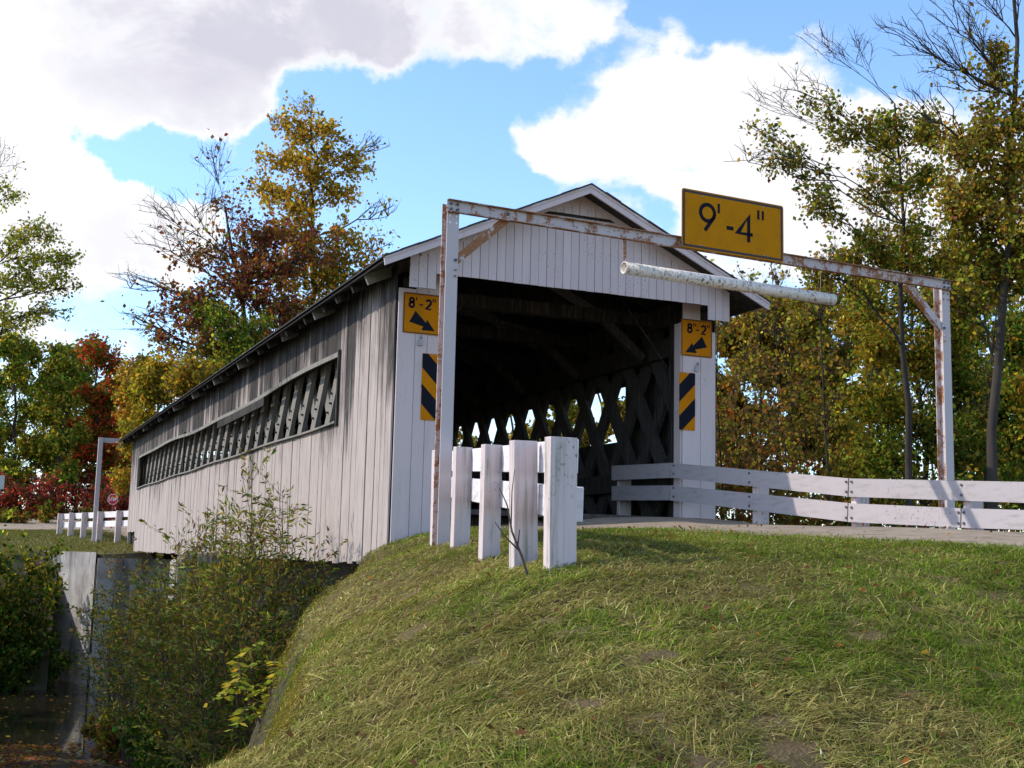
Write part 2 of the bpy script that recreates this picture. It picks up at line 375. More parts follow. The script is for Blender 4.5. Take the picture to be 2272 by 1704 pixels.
# ------------------------------------------------------------------ ground
WATER_Z = -4.75
CP = np.array([
 (.4, 0, -.33), (1.2, 0, -.26), (2.3, 0, -.22), (4.3, 0, -.13), (2.3, 2, -.22), (4.2, -1.6, -.13), (.6, -3, -.36), (2.4, -3, -.28), (4.3, -3.2, -.18), (4.5, -4.9, -.26), (1.0, -6, -.40), (2.8, -6, -.30), (4.6, -6, -.30),
 (1.4, -7.5, -.46), (2.2, -8.3, -.50), (3.5, -9, -.52), (6, -9.8, -.55), (10, -10.5, -.6), (5, -7.5, -.40), (9, -8, -.50), (14, -9, -.6),
 (0, 0, -.50), (-.25, -1.5, -.53), (-.67, -3.6, -.535), (-.95, -5.5, -.60), (-1.55, -8.2, -.66), (-.3, -8.7, -.62), (1, -9.2, -.62),
 (0, .77, -.74), (-1.98, -3.6, -1.08), (-2.75, -6, -1.47), (-3.9, -9.4, -1.60), (-3.17, -11.24, -1.31), (-4.73, -14.92, -2.26), (-1.5, -11.7, -1.30), (2, -12, -1.2), (5, -13, -1.3), (0, -16, -2.0), (6, -17, -2.0), (14, -16, -1.6),
 (-1.4, 1.2, -2.0), (-3.4, -2, -2.5), (-4.8, -5, -3.0), (-6, -9, -3.1), (-7.5, -13, -3.3), (-10, -18, -3.6), (-8, 0, -4.2), (-9, 5, -4.5), (-8, 10, -4.66), (-4.4, 9.5, -4.6), (-4.0, 13.5, -4.72), (-4, 6, -4.45), (-1.2, 3.2, -3.3), (-1.2, 6, -4.3), (-1, 9.5, -4.7), (2, 2.5, -2.6), (5, 2.2, -2.6), (2, 7, -4.5), (6, 8, -4.6),
 (-3, 17, -5.3), (2, 13, -5.3), (2, 20, -5.6), (-8, 18, -5.4), (-14, 18, -5.4), (-1, 26, -5.6), (10, 16, -5.5), (-10, 28, -5.4), (8, 30, -5.6), (16, 22, -5.5), (-16, 6, -4.4), (-18, -8, -4.2),
 (5.6, -.5, -.35), (5.8, -4, -.5), (6.3, -7, -.5), (8, 0, -1.6), (8.5, -4, -1.2), (12, 0, -2.6), (12, 6, -4.2), (16, -3, -2.6), (20, 4, -4.4), (22, -6, -3.0), (26, 12, -4.8)], float)
class TPS:
    def __init__(s, P, reg=.02):
        s.P = P; n = len(P); K = s.phi(np.linalg.norm(P[:, None, :2]-P[None, :, :2], axis=2)) + np.eye(n)*reg
        A = np.zeros((n+3, n+3)); A[:n, :n] = K; A[:n, n] = 1; A[:n, n+1:] = P[:, :2]; A[n, :n] = 1; A[n+1:, :n] = P[:, :2].T
        s.w = np.linalg.solve(A, np.concatenate([P[:, 2], np.zeros(3)]))
    @staticmethod
    def phi(r): return np.where(r > 0, r*r*np.log(r+1e-12), 0)*.05
    def __call__(s, x, y):
        x = np.asarray(x, float); y = np.asarray(y, float); sh = x.shape; q = np.stack([x.ravel(), y.ravel()], 1); out = np.empty(len(q)); n = len(s.P)
        for i in range(0, len(q), 20000):
            k = q[i:i+20000]; out[i:i+20000] = s.phi(np.linalg.norm(k[:, None]-s.P[None, :, :2], axis=2)) @ s.w[:n] + s.w[n] + k @ s.w[n+1:]
        return out.reshape(sh)
_near = TPS(CP)
def fbm(x, y, seed=0, oct=4, f0=.35):
    r = np.random.default_rng(seed); o = 0; a = 1
    for k in range(oct):
        for j in range(3):
            th = r.uniform(0, 2*pi); ph = r.uniform(0, 2*pi); f = f0*2**k*r.uniform(.7, 1.4)
            o = o + a*np.sin((x*cos(th)+y*sin(th))*2*pi*f + ph + 1.3*np.sin((y*cos(th)-x*sin(th))*2*pi*f*.6+ph*2))
        a *= .55
    return o/3
def _lip():                 # edge of the mown bank: photo outline met with the embankment surface
    pts = []
    for px, py in ((822, 1250), (790, 1272), (750, 1300), (705, 1328), (680, 1352), (684, 1410), (692, 1480), (684, 1550), (656, 1605), (588, 1655), (446, 1704)):
        r = ray(px, py); d = np.linspace(2.5, 17, 900); P = CAM+r*d[:, None]; dz = P[:, 2]-_near(P[:, 0], P[:, 1])
        k = np.where((dz[:-1] > 0) & (dz[1:] <= 0))[0]
        pts.append(P[k[0], :2] if len(k) else P[np.argmin(np.abs(dz)), :2])
    return np.array([(.02, 1.2)] + [tuple(p) for p in pts] + [(-4.9, -12.2), (-6.2, -14.5), (-8, -19)])
def _lipdist(x, y):
    q = np.stack([x.ravel(), y.ravel()], 1); best = np.full(len(q), 1e9); sgn = np.ones(len(q))
    for a, b in zip(LIP[:-1], LIP[1:]):
        ab = b-a; t_ = np.clip(((q-a) @ ab)/(ab @ ab+1e-9), 0, 1); v = q-(a+t_[:, None]*ab); dd = np.linalg.norm(v, axis=1)
        cr = ab[0]*v[:, 1]-ab[1]*v[:, 0]; up = dd < best-1e-9
        sgn = np.where(up, np.sign(cr), sgn); best = np.where(up, dd, best)
    return (-best*sgn).reshape(x.shape)      # positive on the creek side
LIP = _lip()
def gz(x, y):
    x = np.asarray(x, float); y = np.asarray(y, float)
    z = np.clip(_near(x, y), -5.8, .02)
    q = _lipdist(x, y) if x.ndim else _lipdist(x[None], y[None])[0]
    q = q-.02; q = np.where(y > 1.2, np.maximum(q, y-1.2), q); q = np.where((x > .05) & (y < 1.3), 0, q)
    dr = 2.3*(np.sqrt(np.maximum(q+.04, 0)**2+.10**2)-.10)
    z = np.where(q > -.04, np.maximum(z-dr, np.minimum(z, -4.5)), z)
    w = np.clip((-.4-z)/.5, 0, 1)
    return z + fbm(x, y, 3, 4, .22)*.034*w + fbm(x, y, 5, 3, 1.1)*.024*w + fbm(x, y, 6, 2, 3.1)*.009*w
def axis(lo, hi, step, segs):
    a = [lo]
    while a[-1] < hi:
        st = step
        for l, h, s in segs:
            if l <= a[-1] < h: st = s
        a.append(a[-1]+st)
    return np.array(a)
def grid_mesh(name, X, Y, Z, mt):
    ny, nx = X.shape; v = np.stack([X, Y, Z], 2).reshape(-1, 3)
    i = np.arange(ny-1)[:, None]*nx + np.arange(nx-1)[None]
    f = np.stack([i, i+1, i+nx+1, i+nx], 2).reshape(-1)
    return np_mesh(name, v, f, 4, mt, smooth=True)
gx = axis(-40, 40, 1.2, [(-7, 7, .12), (-12, 12, .4)]); gy = axis(-30, 40, 1.2, [(-15.5, 3, .12), (3, 16, .3)])
GX, GY = np.meshgrid(gx, gy); GZ = gz(GX, GY)
# earth stops short of the bridge deck
gsh = (GX > -.1) & (GX < 4.8) & (GY > .3) & (GY < 2.8); GZ = np.where(gsh, np.minimum(GZ, -.45-.9*np.clip(GY-.6, 0, 9)), GZ)
ground = grid_mesh('ground', GX, GY, GZ, MGROUND); tag(ground, kind='structure')
# darker leaf-mould on the creek bank
bm_ = ground.data; bm_.materials.append(MBED)
pc = np.empty(len(bm_.polygons)*3, np.float32); bm_.polygons.foreach_get('center', pc); pc = pc.reshape(-1, 3)
lq = _lipdist(pc[:, 0].astype(float), pc[:, 1].astype(float)); bank = ((lq > .12) & (pc[:, 0] < 1)) | (pc[:, 1] > .6+.5*np.sin(pc[:, 0]*3)) | (pc[:, 2] < -2.0-.4*fbm(pc[:, 0], pc[:, 1], 8)) & (pc[:, 1] > -13)
bm_.polygons.foreach_set('material_index', bank.astype(np.int32))
plain_g = mesh_obj('terrain', [(-2500, -2500, -6.3), (2500, -2500, -6.3), (2500, 2500, -6.3), (-2500, 2500, -6.3)], [(0, 1, 2, 3)], MFAR); tag(plain_g, kind='structure')
water = mesh_obj('water', [(-40, 4, WATER_Z), (39, 4, WATER_Z), (39, 39, WATER_Z), (-40, 39, WATER_Z)], [(0, 1, 2, 3)], MWATER); tag(water, kind='structure')

# far bank: rises behind the abutment and wing wall
WA = (-1.17, 26.5); WB = (-2.3, 29.6)
FP = TPS(np.array([(0, 26.6, -.70), (-1.2, 27, -.70), (-2.4, 29.8, -.70), (2.35, 28.7, -.02), (.3, 29.5, -.3), (4.4, 29.5, -.1), (7, 28, -1.2), (-.2, 31, -.32), (-.9, 33, -.2), (-1.7, 36, -.04), (-3.4, 33, -.60), (-5, 34, -.8), (-3, 38, -.05), (2, 36, .05), (6, 36, -.3), (-2.5, 44, .22), (-8, 44, .05), (8, 45, .2), (-2.6, 52, .85), (-12, 52, .7), (10, 52, .8), (-3, 62, .9), (-20, 62, .9), (15, 62, .9), (-30, 90, 2.2), (20, 90, 2.0), (0, 120, 3), (-14, 34, -1.2), (60, 80, 1.5), (-60, 80, 1.5)], float))
def farz(x, y): return np.clip(FP(x, y), -1.6, 6)
fx = axis(-70, 70, 3, [(-8, 9, .35)])
def y0f(x):
    x = np.asarray(x, float)
    return np.where(x > WA[0], 26.62, np.where(x > WB[0], 26.62+(WA[0]-x)/(WA[0]-WB[0])*(WB[1]-WA[1]), 29.75))
tt = axis(0, 110, 4, [(0, 12, .4), (12, 40, 1.5)])
FX = np.repeat(fx[None], len(tt)+3, 0); TT = np.repeat(np.concatenate([[-5.2, -3.4, -1.4], tt])[:, None], len(fx), 1)
neg = TT < 0; open_bank = (FX < WB[0]) | (FX > 7.0)
YY = y0f(FX) + np.where(neg & ~open_bank, 0, TT)
FZ = farz(FX, np.maximum(YY, y0f(FX)))
FZ = np.where(neg & open_bank, FZ + TT*.92 + .1*fbm(FX, YY, 9), np.where(neg, FZ-.3, FZ))
fg = grid_mesh('far_bank_ground', FX, YY, FZ, MFAR); tag(fg, kind='structure'); fg.data.materials.append(MBED)
fg.data.polygons.foreach_set('material_index', np.repeat((np.arange(FX.shape[0]-1) < 3).astype(np.int32), FX.shape[1]-1))

# roads
def strip(name, left, right, zf, lift, m, jit=.06, nseg=60, nw=6, seed=1):
    L = np.array(left, float); R_ = np.array(right, float)
    def res(P):
        d = np.concatenate([[0], np.cumsum(np.linalg.norm(np.diff(P, axis=0), axis=1))]); s = np.linspace(0, d[-1], nseg)
        return np.stack([np.interp(s, d, P[:, 0]), np.interp(s, d, P[:, 1])], 1)
    L, R_ = res(L), res(R_); r = np.random.default_rng(seed)
    L = L + fbm(L[:, 0], L[:, 1], 21, 3, .6)[:, None]*jit*np.array([1, .6])
    u = np.linspace(0, 1, nw)[None, :, None]; P = L[:, None]*(1-u)+R_[:, None]*u
    Z = zf(P[..., 0], P[..., 1]) + lift
    o = grid_mesh(name, P[..., 0], P[..., 1], Z, m); tag(o, kind='structure'); return o
ROAD_L = [(.9, .25), (1.0, -3), (1.2, -6), (1.5, -7.5), (2.2, -8.3), (3.5, -9), (6, -9.8), (10, -10.5), (30, -12)]
ROAD_R = [(4.3, .25), (4.35, -3), (4.7, -6), (5.2, -6.9), (6, -7.2), (7.5, -7.5), (10, -7.9), (14, -8.2), (30, -8.5)]
strip('road', ROAD_L, ROAD_R, gz, .012, MROAD, .16, 200, 24)
strip('far_road', [(.4, 28.5), (.2, 34), (-1, 42), (-6, 43.5), (-40, 45)], [(4.3, 28.5), (4.4, 34), (3, 50), (-6, 51.5), (-40, 52)], farz, .05, MROAD, .1, 60, 12)
strip('crossing_road', [(2, 43), (12, 43.5), (40, 44)], [(2, 50.5), (12, 51), (40, 52)], farz, .05, MROAD, .1, 30, 8)

# ------------------------------------------------------------------ covered bridge
BW, BL = 4.691, 28.746; SL = .004
bridge = empty('covered_bridge', (0, 0, 0), 'long white and weathered timber covered bridge over the creek', 'bridge')
YG, YF = -.409, -.733; GD, GM = 2.69, 2.89; EZ, PK, RLX = 2.981, 4.26, -.41
PITCH = (PK-EZ)/(BW/2-RLX)
def roof_z(x): return EZ + (min(x, BW-x)-RLX)*PITCH       # top of the roof
YW1, YW2, ZT, ZB, SBZ = 2.547, 26.409, 2.257, 1.265, -.736
def part(name, parent): o = bpy.data.objects.new(name, None); COL.objects.link(o); o.parent = parent; o.empty_display_size = .1; return o
# left wall: every board on its own
wall = part('side_wall', bridge)
def warp(y): return .05*sin(y*.33+.6) - .02*sin(y*.9)      # the old wall is not straight
y = .0; rb = random.Random(5); k = 0
while y < BL-.02:
    w = min(rb.uniform(.185, .29), BL-y)
    if YW1 > y and YW1 < y+w+.08: w = YW1-y
    if YW2 > y and YW2 < y+w+.08: w = YW2-y
    if y < 26.6 < y+w+.05: w = max(.1, 26.6-y)
    ya, yb = y+.004, y+w-.004-rb.choice((.002, .004, .009, .02)); th = .024; x0 = -rb.uniform(.0, .012)
    dz = SL*y; bot = (SBZ if y < 26.55 else -.114) + dz + rb.uniform(-.02, .02); top = 3.06+dz
    spans = [(bot, top)]
    if YW1-.01 <= y < YW2-.01: spans = [(bot, ZB-.03+dz), (ZT+warp(y)+dz, top)]
    for a, b in spans:
        m = MB(); lean = rb.uniform(-.0035, .0035)
        m.frame_box(x0-th/2, (ya+yb)/2, (a+b)/2, th/2, (yb-ya)/2, (b-a)/2, Z=(rb.uniform(-.002, .002), lean, 1), ch=.003)
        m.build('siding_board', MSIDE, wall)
    y += w
# trim round the long opening
seg = 24; m = MB()
for i in range(seg):
    a = YW1 + (YW2-YW1)*i/seg; b = YW1 + (YW2-YW1)*(i+1)/seg
    if i % 4 == 0 and i: pass
    m = MB().bar((-.046, a+.004, ZT-.045+warp(a)+SL*a), (-.046, b-.004, ZT-.045+warp(b)+SL*b), .034, .07)
    m.build('head_board', MSILL, wall)
    s0 = .012*sin(a*1.1); s1 = .012*sin(b*1.1)
    MB().bar((-.05, a, ZB-.015+SL*a+s0), (-.05, b, ZB-.015+SL*b+s1), .075, .03).build('sill_board', MSILL, wall)
MB().box(-.075, -.02, YW1-.045, YW1+.005, ZB-.05, ZT+.06).build('jamb_board', MDARK, wall)
MB().box(-.075, -.02, YW2-.005, YW2+.045, ZB-.05+.1, ZT+.1).build('jamb_board', MSILL, wall)
MB().box(-.068, -.02, 17.0, 17.06, ZB+.02, ZT+.1).build('jamb_board', MDARK, wall)
MB().bar((-.05, 7.6, 2.11), (-.05, 12.3, 2.10), .04, .15).build('patch_board', MDARK, wall)
# right wall, seen only from inside
m = MB(); y = 0
while y < BL:
    dz = SL*y
    if YW1 < y < YW2-.2: m.box(BW, BW+.025, y+.004, y+.236, SBZ+dz, ZB+dz); m.box(BW, BW+.025, y+.004, y+.236, ZT-.12+dz, 3.06+dz)
    else: m.box(BW, BW+.025, y+.004, y+.236, SBZ+dz, 3.06+dz)
    y += .24
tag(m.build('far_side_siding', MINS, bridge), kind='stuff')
# lattice trusses
def lattice(xin, xout):
    tr = part('lattice_truss', bridge); s = .90; run = 3.5*tan(radians(35)); mesh = {}
    for lay, x, sg in ((0, xout, 1), (1, xin, -1)):
        me = None; yc = .75 - run
        while yc < BL - .35:
            z0, z1 = -.42, 3.05; a = np.array((x, yc if sg < 0 else yc+run, z0)); b = np.array((x, yc+run if sg < 0 else yc, z1))
            # clip to the bridge length
            f0, f1 = 0., 1.
            d = b-a
            for lim, s_ in ((.35, 1), (BL-.35, -1)):
                fa = (a[1]-lim)*s_; fb = (b[1]-lim)*s_
                if fa < 0 and fb < 0: f1 = -1
                elif fa < 0: f0 = max(f0, fa/(fa-fb))
                elif fb < 0: f1 = min(f1, fa/(fa-fb))
            if f1-f0 > .12:
                p, q = a+d*f0, a+d*f1; p[2] += SL*p[1]; q[2] += SL*q[1]
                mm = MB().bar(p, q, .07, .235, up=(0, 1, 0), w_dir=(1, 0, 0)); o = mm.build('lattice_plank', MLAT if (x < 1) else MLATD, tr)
                if x < 1 and lay == 0:           # treenails on the outer planks
                    pm = MB(); out = -1 if x < 1 else 1
                    for zc, off in ((1.55, .04), (1.68, -.03), (1.83, .05)):
                        f = (zc-p[2])/(q[2]-p[2]); c = p+(q-p)*f
                        if .02 < f < .98: pm.tube([c+np.array((-.03, off, 0)), c+np.array((-.075, off, 0))], .017, 6)
                    if pm.v: pm.build('treenail', MDARK, o)
            yc += s
    for z, h in ((-.30, .3), (.55, .28), (2.45, .28), (2.92, .3)):
        for xx in (min(xin, xout)-.075, max(xin, xout)+.075):
            if z in (.55,) and abs(xx) < .0: continue
            MB().bar((xx, .4, z+SL*.4), (xx, BL-.4, z+SL*BL), .07, h).build('chord', MDARK, tr)
    for yy in (.42, BL-.42):
        MB().box(xin-.13, xin+.13, yy-.12, yy+.12, -.45, 3.05).build('end_post', MDARK, tr)
lattice(.29, .215); lattice(BW-.29, BW-.215)
# deck, floor beams, ties and braces
m = MB(); y = .02
while y < BL-.05: m.box(.42, BW-.42, y, y+.235, -.08+SL*y, -.015+SL*y); y += .245
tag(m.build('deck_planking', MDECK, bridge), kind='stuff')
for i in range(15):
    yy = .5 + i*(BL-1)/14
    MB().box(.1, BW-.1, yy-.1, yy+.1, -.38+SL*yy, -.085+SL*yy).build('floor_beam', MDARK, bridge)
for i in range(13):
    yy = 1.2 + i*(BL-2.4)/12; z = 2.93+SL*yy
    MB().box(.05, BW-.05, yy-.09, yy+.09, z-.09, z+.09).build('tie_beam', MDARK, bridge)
    for sx in (0, 1):
        a = (.5, yy, 2.35+SL*yy) if not sx else (BW-.5, yy, 2.35+SL*yy); b = (1.15, yy, 2.88+SL*yy) if not sx else (BW-1.15, yy, 2.88+SL*yy)
        MB().bar(a, b, .1, .12).build('knee_brace', MDARK, bridge)
    if i < 12:
        y2 = yy+(BL-2.4)/12
        MB().bar((.5, yy, z-.02), (BW-.5, y2, z-.02), .12, .06).build('lateral_brace', MDARK, bridge)
for x0, x1 in ((.55, 1.2), (BW-.55, BW-1.25)):
    MB().tube([(x0, .35, 2.1), (x1, .35, 2.95)], .006, 6).build('tie_rod', MDARK, bridge)
# roof: deck boards, courses of shingles, rafters
roof = part('roof', bridge)
for sd_ in (0, 1):
    mx = lambda x: x if not sd_ else BW-x
    n = 13; run = BW/2-RLX
    def slab(xa, xb, up, th, ya, yb, nm, mt, par):
        za, zb = EZ+(xa-RLX)*PITCH+up, EZ+(xb-RLX)*PITCH+up
        vs = [(mx(xa), ya, za-th), (mx(xb), ya, zb-th), (mx(xb), ya, zb), (mx(xa), ya, za)]
        vs += [(a, yb, c+SL*(yb-ya)) for a, _, c in vs]
        return mesh_obj(nm, vs, [(0, 1, 2, 3), (7, 6, 5, 4), (0, 4, 5, 1), (1, 5, 6, 2), (2, 6, 7, 3), (3, 7, 4, 0)], mt, par)
    slab(RLX, BW/2, -.045, .03, YF+.03, BL-YF-.03, 'roof_boards', MDARK, roof)
    for i in range(n):
        xa, xb = RLX-.03+(run+.03)*i/n, RLX+run*(i+1)/n
        slab(xa, xb, .004*(i % 2)-.004+.0, .022, YF-.02-.008*(i % 3), BL-YF+.02, 'shingle_course', MROOF, roof)
    i = 0; yy = .25
    while yy < BL:
        jog = random.uniform(-.12, .04)
        xa = RLX+.05+max(0, random.uniform(-.03, .06)); za = EZ+(xa-RLX)*PITCH-.14+SL*yy; zb = EZ+(BW/2-RLX)*PITCH-.14+SL*yy
        MB().bar((mx(xa), yy, za), (mx(BW/2-.03), yy, zb), .05+.01*(i % 3), .11 if i % 4 else .15, up=(0, 0, 1)).build('rafter', MDARK if i % 4 else MSILL, roof)
        yy += .86+3*jog; i += 1
# end overhang: fascia under the eave, front gable and portal
def portal(yp, sgn, par):
    """sgn -1: faces the near road. yp is the pilaster plane"""
    N = (0, sgn, 0)
    for side in (0, 1):
        mx = lambda x: x if not side else BW-x
        pil = part('pilaster', par)
        if side == 0: boards = [(.0, .235), (.235, .40), (.40, .545)]
        else: boards = [(.0, .245), (.245, .53)]
        for i, (a, b) in enumerate(boards):
            top = 2.60 if (side, i) == (1, 0) else (2.75 if (side, i) == (0, 0) else 3.0)
            xa, xb = sorted((mx(a), mx(b)))
            MB().frame_box((xa+xb)/2, yp+sgn*.014+.002*i, (top-1.0)/2+.0, (xb-xa)/2-.0025, .014, (top+1.0)/2, ch=.003).build('board', MW, pil)
        xa, xb = sorted((mx(.52), mx(.545) if side == 0 else mx(.53)))
        xi = mx(.545 if side == 0 else .53)
        MB().frame_box(xi+(.012 if side == 0 else -.012), yp-sgn*.085, 1.0, .012, .088, 1.7, ch=.003).build('jamb_board', MW if side else MW, pil)
        MB().box(min(mx(.06), mx(.5)), max(mx(.06), mx(.5)), yp-sgn*.30 if sgn < 0 else yp-.3, yp-sgn*.02, -.9, 2.95) if False else None
        MB().frame_box(mx(.27), yp-sgn*.12, 1.0, .19, .09, 1.9).build('corner_post', MDARK, pil)
    g = part('gable', par); yg = yp + sgn*.409
    x = .01; i = 0; wd = .1168
    while x < BW-.02:
        x2 = min(x+wd, BW-.01); xa, xb = x+.0022, x2-.0022-(.0035 if i % 2 else .0008)
        drop = (x < .342-.03) or (x2 > BW-.342+.03)
        zb = GD if drop else GM
        za, zb2 = roof_z(xa)-.075, roof_z(xb)-.075
        th = .02; yo = yg + sgn*(.001*(i % 3))
        slot = 3.862
        def piece(poly): 
            mm = MB().prism(poly, (0, yo, 0), th, N=N) if sgn < 0 else MB().prism(poly[::-1], (0, yo, 0), th, N=N)
            mm.build('gable_board', MW, g)
        dzb = random.uniform(-.003, .003)
        pk = [(xa, zb+dzb), (xb, zb+dzb)]
        topz = min(za, zb2)
        if topz < slot+.02:
            poly = pk + [(xb, zb2), (xa, za)]
            if xa < BW/2 < xb: poly = pk + [(xb, zb2), (BW/2, roof_z(BW/2)-.075), (xa, za)]
            piece(poly)
        else:
            piece(pk + [(xb, slot), (xa, slot)])
            poly = [(xa, slot+.045), (xb, slot+.045), (xb, zb2), (xa, za)]
            if xa < BW/2 < xb: poly = poly[:3] + [(BW/2, roof_z(BW/2)-.075), (xa, za)]
            piece(poly)
        x = x2; i += 1
    MB().box(.12, BW-.12, min(yg-sgn*.024, yg-sgn*.06), max(yg-sgn*.024, yg-sgn*.06), 3.0, 3.2).build('gable_framing', MDARK, g)
    MB().box(1.80, BW-1.80, min(yg-sgn*.03, yg-sgn*.06), max(yg-sgn*.03, yg-sgn*.06), 3.8, 3.96).build('gable_framing', MDARK, g)
    # rake trim: fascia in two layers and a trim board against the gable boards
    yf = yp + sgn*.733
    for side in (0, 1):
        mx = lambda x: x if not side else BW-x
        def rk(u0, u1, xa, yq, th, nm, mt):
            pa = [(mx(xa), EZ+(xa-RLX)*PITCH-u1), (mx(BW/2), EZ+(BW/2-RLX)*PITCH-u1), (mx(BW/2), EZ+(BW/2-RLX)*PITCH-u0), (mx(xa-.02), EZ+(xa-.02-RLX)*PITCH-u0)]
            fl = (side == 1) != (sgn > 0)
            MB().prism(pa[::-1] if fl else pa, (0, yq, 0), th, N=N).build(nm, mt, roof)
        rk(.012, .055, RLX, yf+sgn*.012, .02, 'rake_trim', MW); rk(.02, .135, RLX, yf, .028, 'rake_fascia', MW)
        rk(.055, .15, .15, yg+sgn*.022, .018, 'gable_trim', MW)
portal(0.0, -1, bridge); portal(BL, 1, bridge)

# abutments, wing wall and pier
pier = empty('bridge_pier', (2.3, 12.2, WATER_Z), 'concrete pier standing in the creek under the middle of the bridge', 'pier')
MB().frame_box(0, 0, 1.72, 3.15, .42, 2.25, ch=.05).build('shaft', MCONC, pier)
MB().frame_box(0, 0, 3.99, 3.0, .5, .11, ch=.02).build('cap', MCONC, pier)
ab = empty('far_abutment', (2.3, 26.9, WATER_Z), 'stained concrete abutment with flared wing wall at the far bank', 'abutment')
def wallprism(pts, z0, z1, par, nm, org):
    n = len(pts); vs = [(x-org[0], y-org[1], z0) for x, y in pts]+[(x-org[0], y-org[1], z1) for x, y in pts]
    return mesh_obj(nm, vs, [tuple(range(n))[::-1], tuple(range(n, 2*n))]+[(i, (i+1) % n, (i+1) % n+n, i+n) for i in range(n)], MCONC, par)
wallprism([(-1.10, 26.3), (5.9, 26.3), (5.9, 26.75), (-1.10, 26.75)], -1.2, WATER_Z*-1-.86, ab, 'breast_wall', (2.3, 26.9))
wallprism([(-1.17, 26.42), (-1.11, 26.76), (-2.6, 30.7), (-2.95, 30.5)][::-1] if False else [(-1.17, 26.4), (-1.105, 26.76), (-2.45, 30.6), (-2.75, 30.5)], -1.2, 4.065, ab, 'wing_wall', (2.3, 26.9))
na = empty('near_abutment', (2.3, 1.2, -4.0), 'dark concrete abutment behind the grassy bank under the near end', 'abutment')
MB().box(-2.1, 2.5, .55, 1.15, -1.5, 2.75).build('breast_wall', MCONC, na)

# ------------------------------------------------------------------ signs
def arc(cx, cz, rx, rz, a0, a1, n=14): return [(cx+rx*cos(radians(a0+(a1-a0)*i/n)), cz+rz*sin(radians(a0+(a1-a0)*i/n))) for i in range(n+1)]
def stroke(mb, pts, w, off, X, N, depth=.002):
    P = [np.array(p, float) for p in pts]; n = len(P); Lf, Rt = [], []
    closed = np.linalg.norm(P[0]-P[-1]) < 1e-6
    for i in range(n):
        a = P[i-1] if i > 0 else (P[-2] if closed else P[i]); b = P[i+1] if i < n-1 else (P[1] if closed else P[i])
        d = b-a; d /= np.linalg.norm(d); nn = np.array((-d[1], d[0])); k = 1.0
        if 0 < i < n-1:
            e = P[i]-P[i-1]; e /= np.linalg.norm(e); k = 1/max(.5, abs(e @ d))
        Lf.append(P[i]+nn*w/2*k); Rt.append(P[i]-nn*w/2*k)
    for i in range(n-1):
        mb.prism([tuple(Rt[i]), tuple(Rt[i+1]), tuple(Lf[i+1]), tuple(Lf[i])], off, depth, X=X, N=N)
def glyph(ch, w, h):
    if ch == '8': return [arc(w/2, h*.74, w*.36, h*.22, 0, 360, 22), arc(w/2, h*.27, w*.42, h*.26, 0, 360, 22)]
    if ch == '2': return [arc(w/2, h*.72, w*.42, h*.27, 165, -35, 14)+[(w*.08, h*.03), (w*.95, h*.03)]]
    if ch == '9': return [arc(w/2, h*.68, w*.45, h*.31, 0, 360, 24), arc(w/2, h*.68, w*.45, h*.31, 0, -25, 4)+[(w*.33, 0)]]
    if ch == '4': return [[(w*.98, h*.30), (w*.02, h*.30), (w*.72, h*.98), (w*.72, 0)]]
    if ch == "'": return [[(w/2, h*.72), (w/2, h*1.08)]]
    if ch == '-': return [[(0, h*.45), (w, h*.45)]]
    if ch == '"': return [[(w*.2, h*.72), (w*.2, h*1.08)], [(w*.85, h*.72), (w*.85, h*1.08)]]
def rrect(w, h, r, n=4):
    o = []
    for cx, cz, a in ((w-r, r, -90), (w-r, h-r, 0), (r, h-r, 90), (r, r, 180)): o += arc(cx, cz, r, r, a, a+90, n)
    return o
def sign_panel(name, org, X, N, w, h, face, label, border=.02, glyphs=(), polys=(), cat='sign', r=.04, edge=MEDGE, group=None):
    """org: lower-left of the front"""
    X = np.array(X, float); N = np.array(N, float); Z = np.array((0, 0, 1.))
    e = empty(name, org, label, cat, group)
    MB().prism(rrect(w, h, r), (0, 0, 0), .004, X=X, N=N).build('plate', face, e)
    if border:
        bm = MB(); i0 = border*.55; ro = rrect(w-2*i0, h-2*i0, max(.01, r-i0)); ri = rrect(w-2*i0-2*border, h-2*i0-2*border, max(.008, r-i0-border))
        for i in range(len(ro)):
            j = (i+1) % len(ro); q = [(ro[i][0]+i0, ro[i][1]+i0), (ro[j][0]+i0, ro[j][1]+i0), (ri[j][0]+i0+border, ri[j][1]+i0+border), (ri[i][0]+i0+border, ri[i][1]+i0+border)]
            bm.add([X*u+Z*v+N*.0015 for u, v in q], [(0, 1, 2, 3)])
        bm.build('border', edge, e)
    for u, v in ((w*.5, border*2.6+.012), (w*.5, h-border*2.6-.012)) if w < .6 else ((w*.18, .05), (w*.8, .05), (w*.19, h-.06), (w*.79, h-.06)):
        c0 = X*u+Z*v; MB().tube([c0+N*.001, c0+N*.006], .008, 8).build('bolt', MGALV, e)
    for ch, u, v, gw, gh, sw in glyphs:
        gm = MB()
        for s_ in glyph(ch, gw, gh): stroke(gm, [(u+a, v+b) for a, b in s_], sw, N*.003, X, N)
        gm.build('numeral' if ch in '0123456789' else 'mark', MBLK, e)
    for nm, mt, poly in polys:
        MB().prism(poly, N*.003, .002, X=X, N=N).build(nm, mt, e)
    return e
PL = (0, -.036, 0); NF = (0, -1, 0)
a = hit(892, 737.4, PL, NF); b = hit(896, 647, PL, NF); c = hit(1580, 796, PL, NF); d = hit(1511.5, 788.4, PL, NF)
SW = c[0]-d[0]; SH = b[2]-a[2]
def arrow(s):                # block arrow of the low-clearance sign, u to the side s
    p = [(.17, .28), (.33, .56), (.62, .285), (.645, .37), (.86, .10), (.50, .10), (.55, .19)]
    return [(SW*(u if s > 0 else 1-u), SH*v) for u, v in (p if s > 0 else p)][::(-1 if s > 0 else 1)]
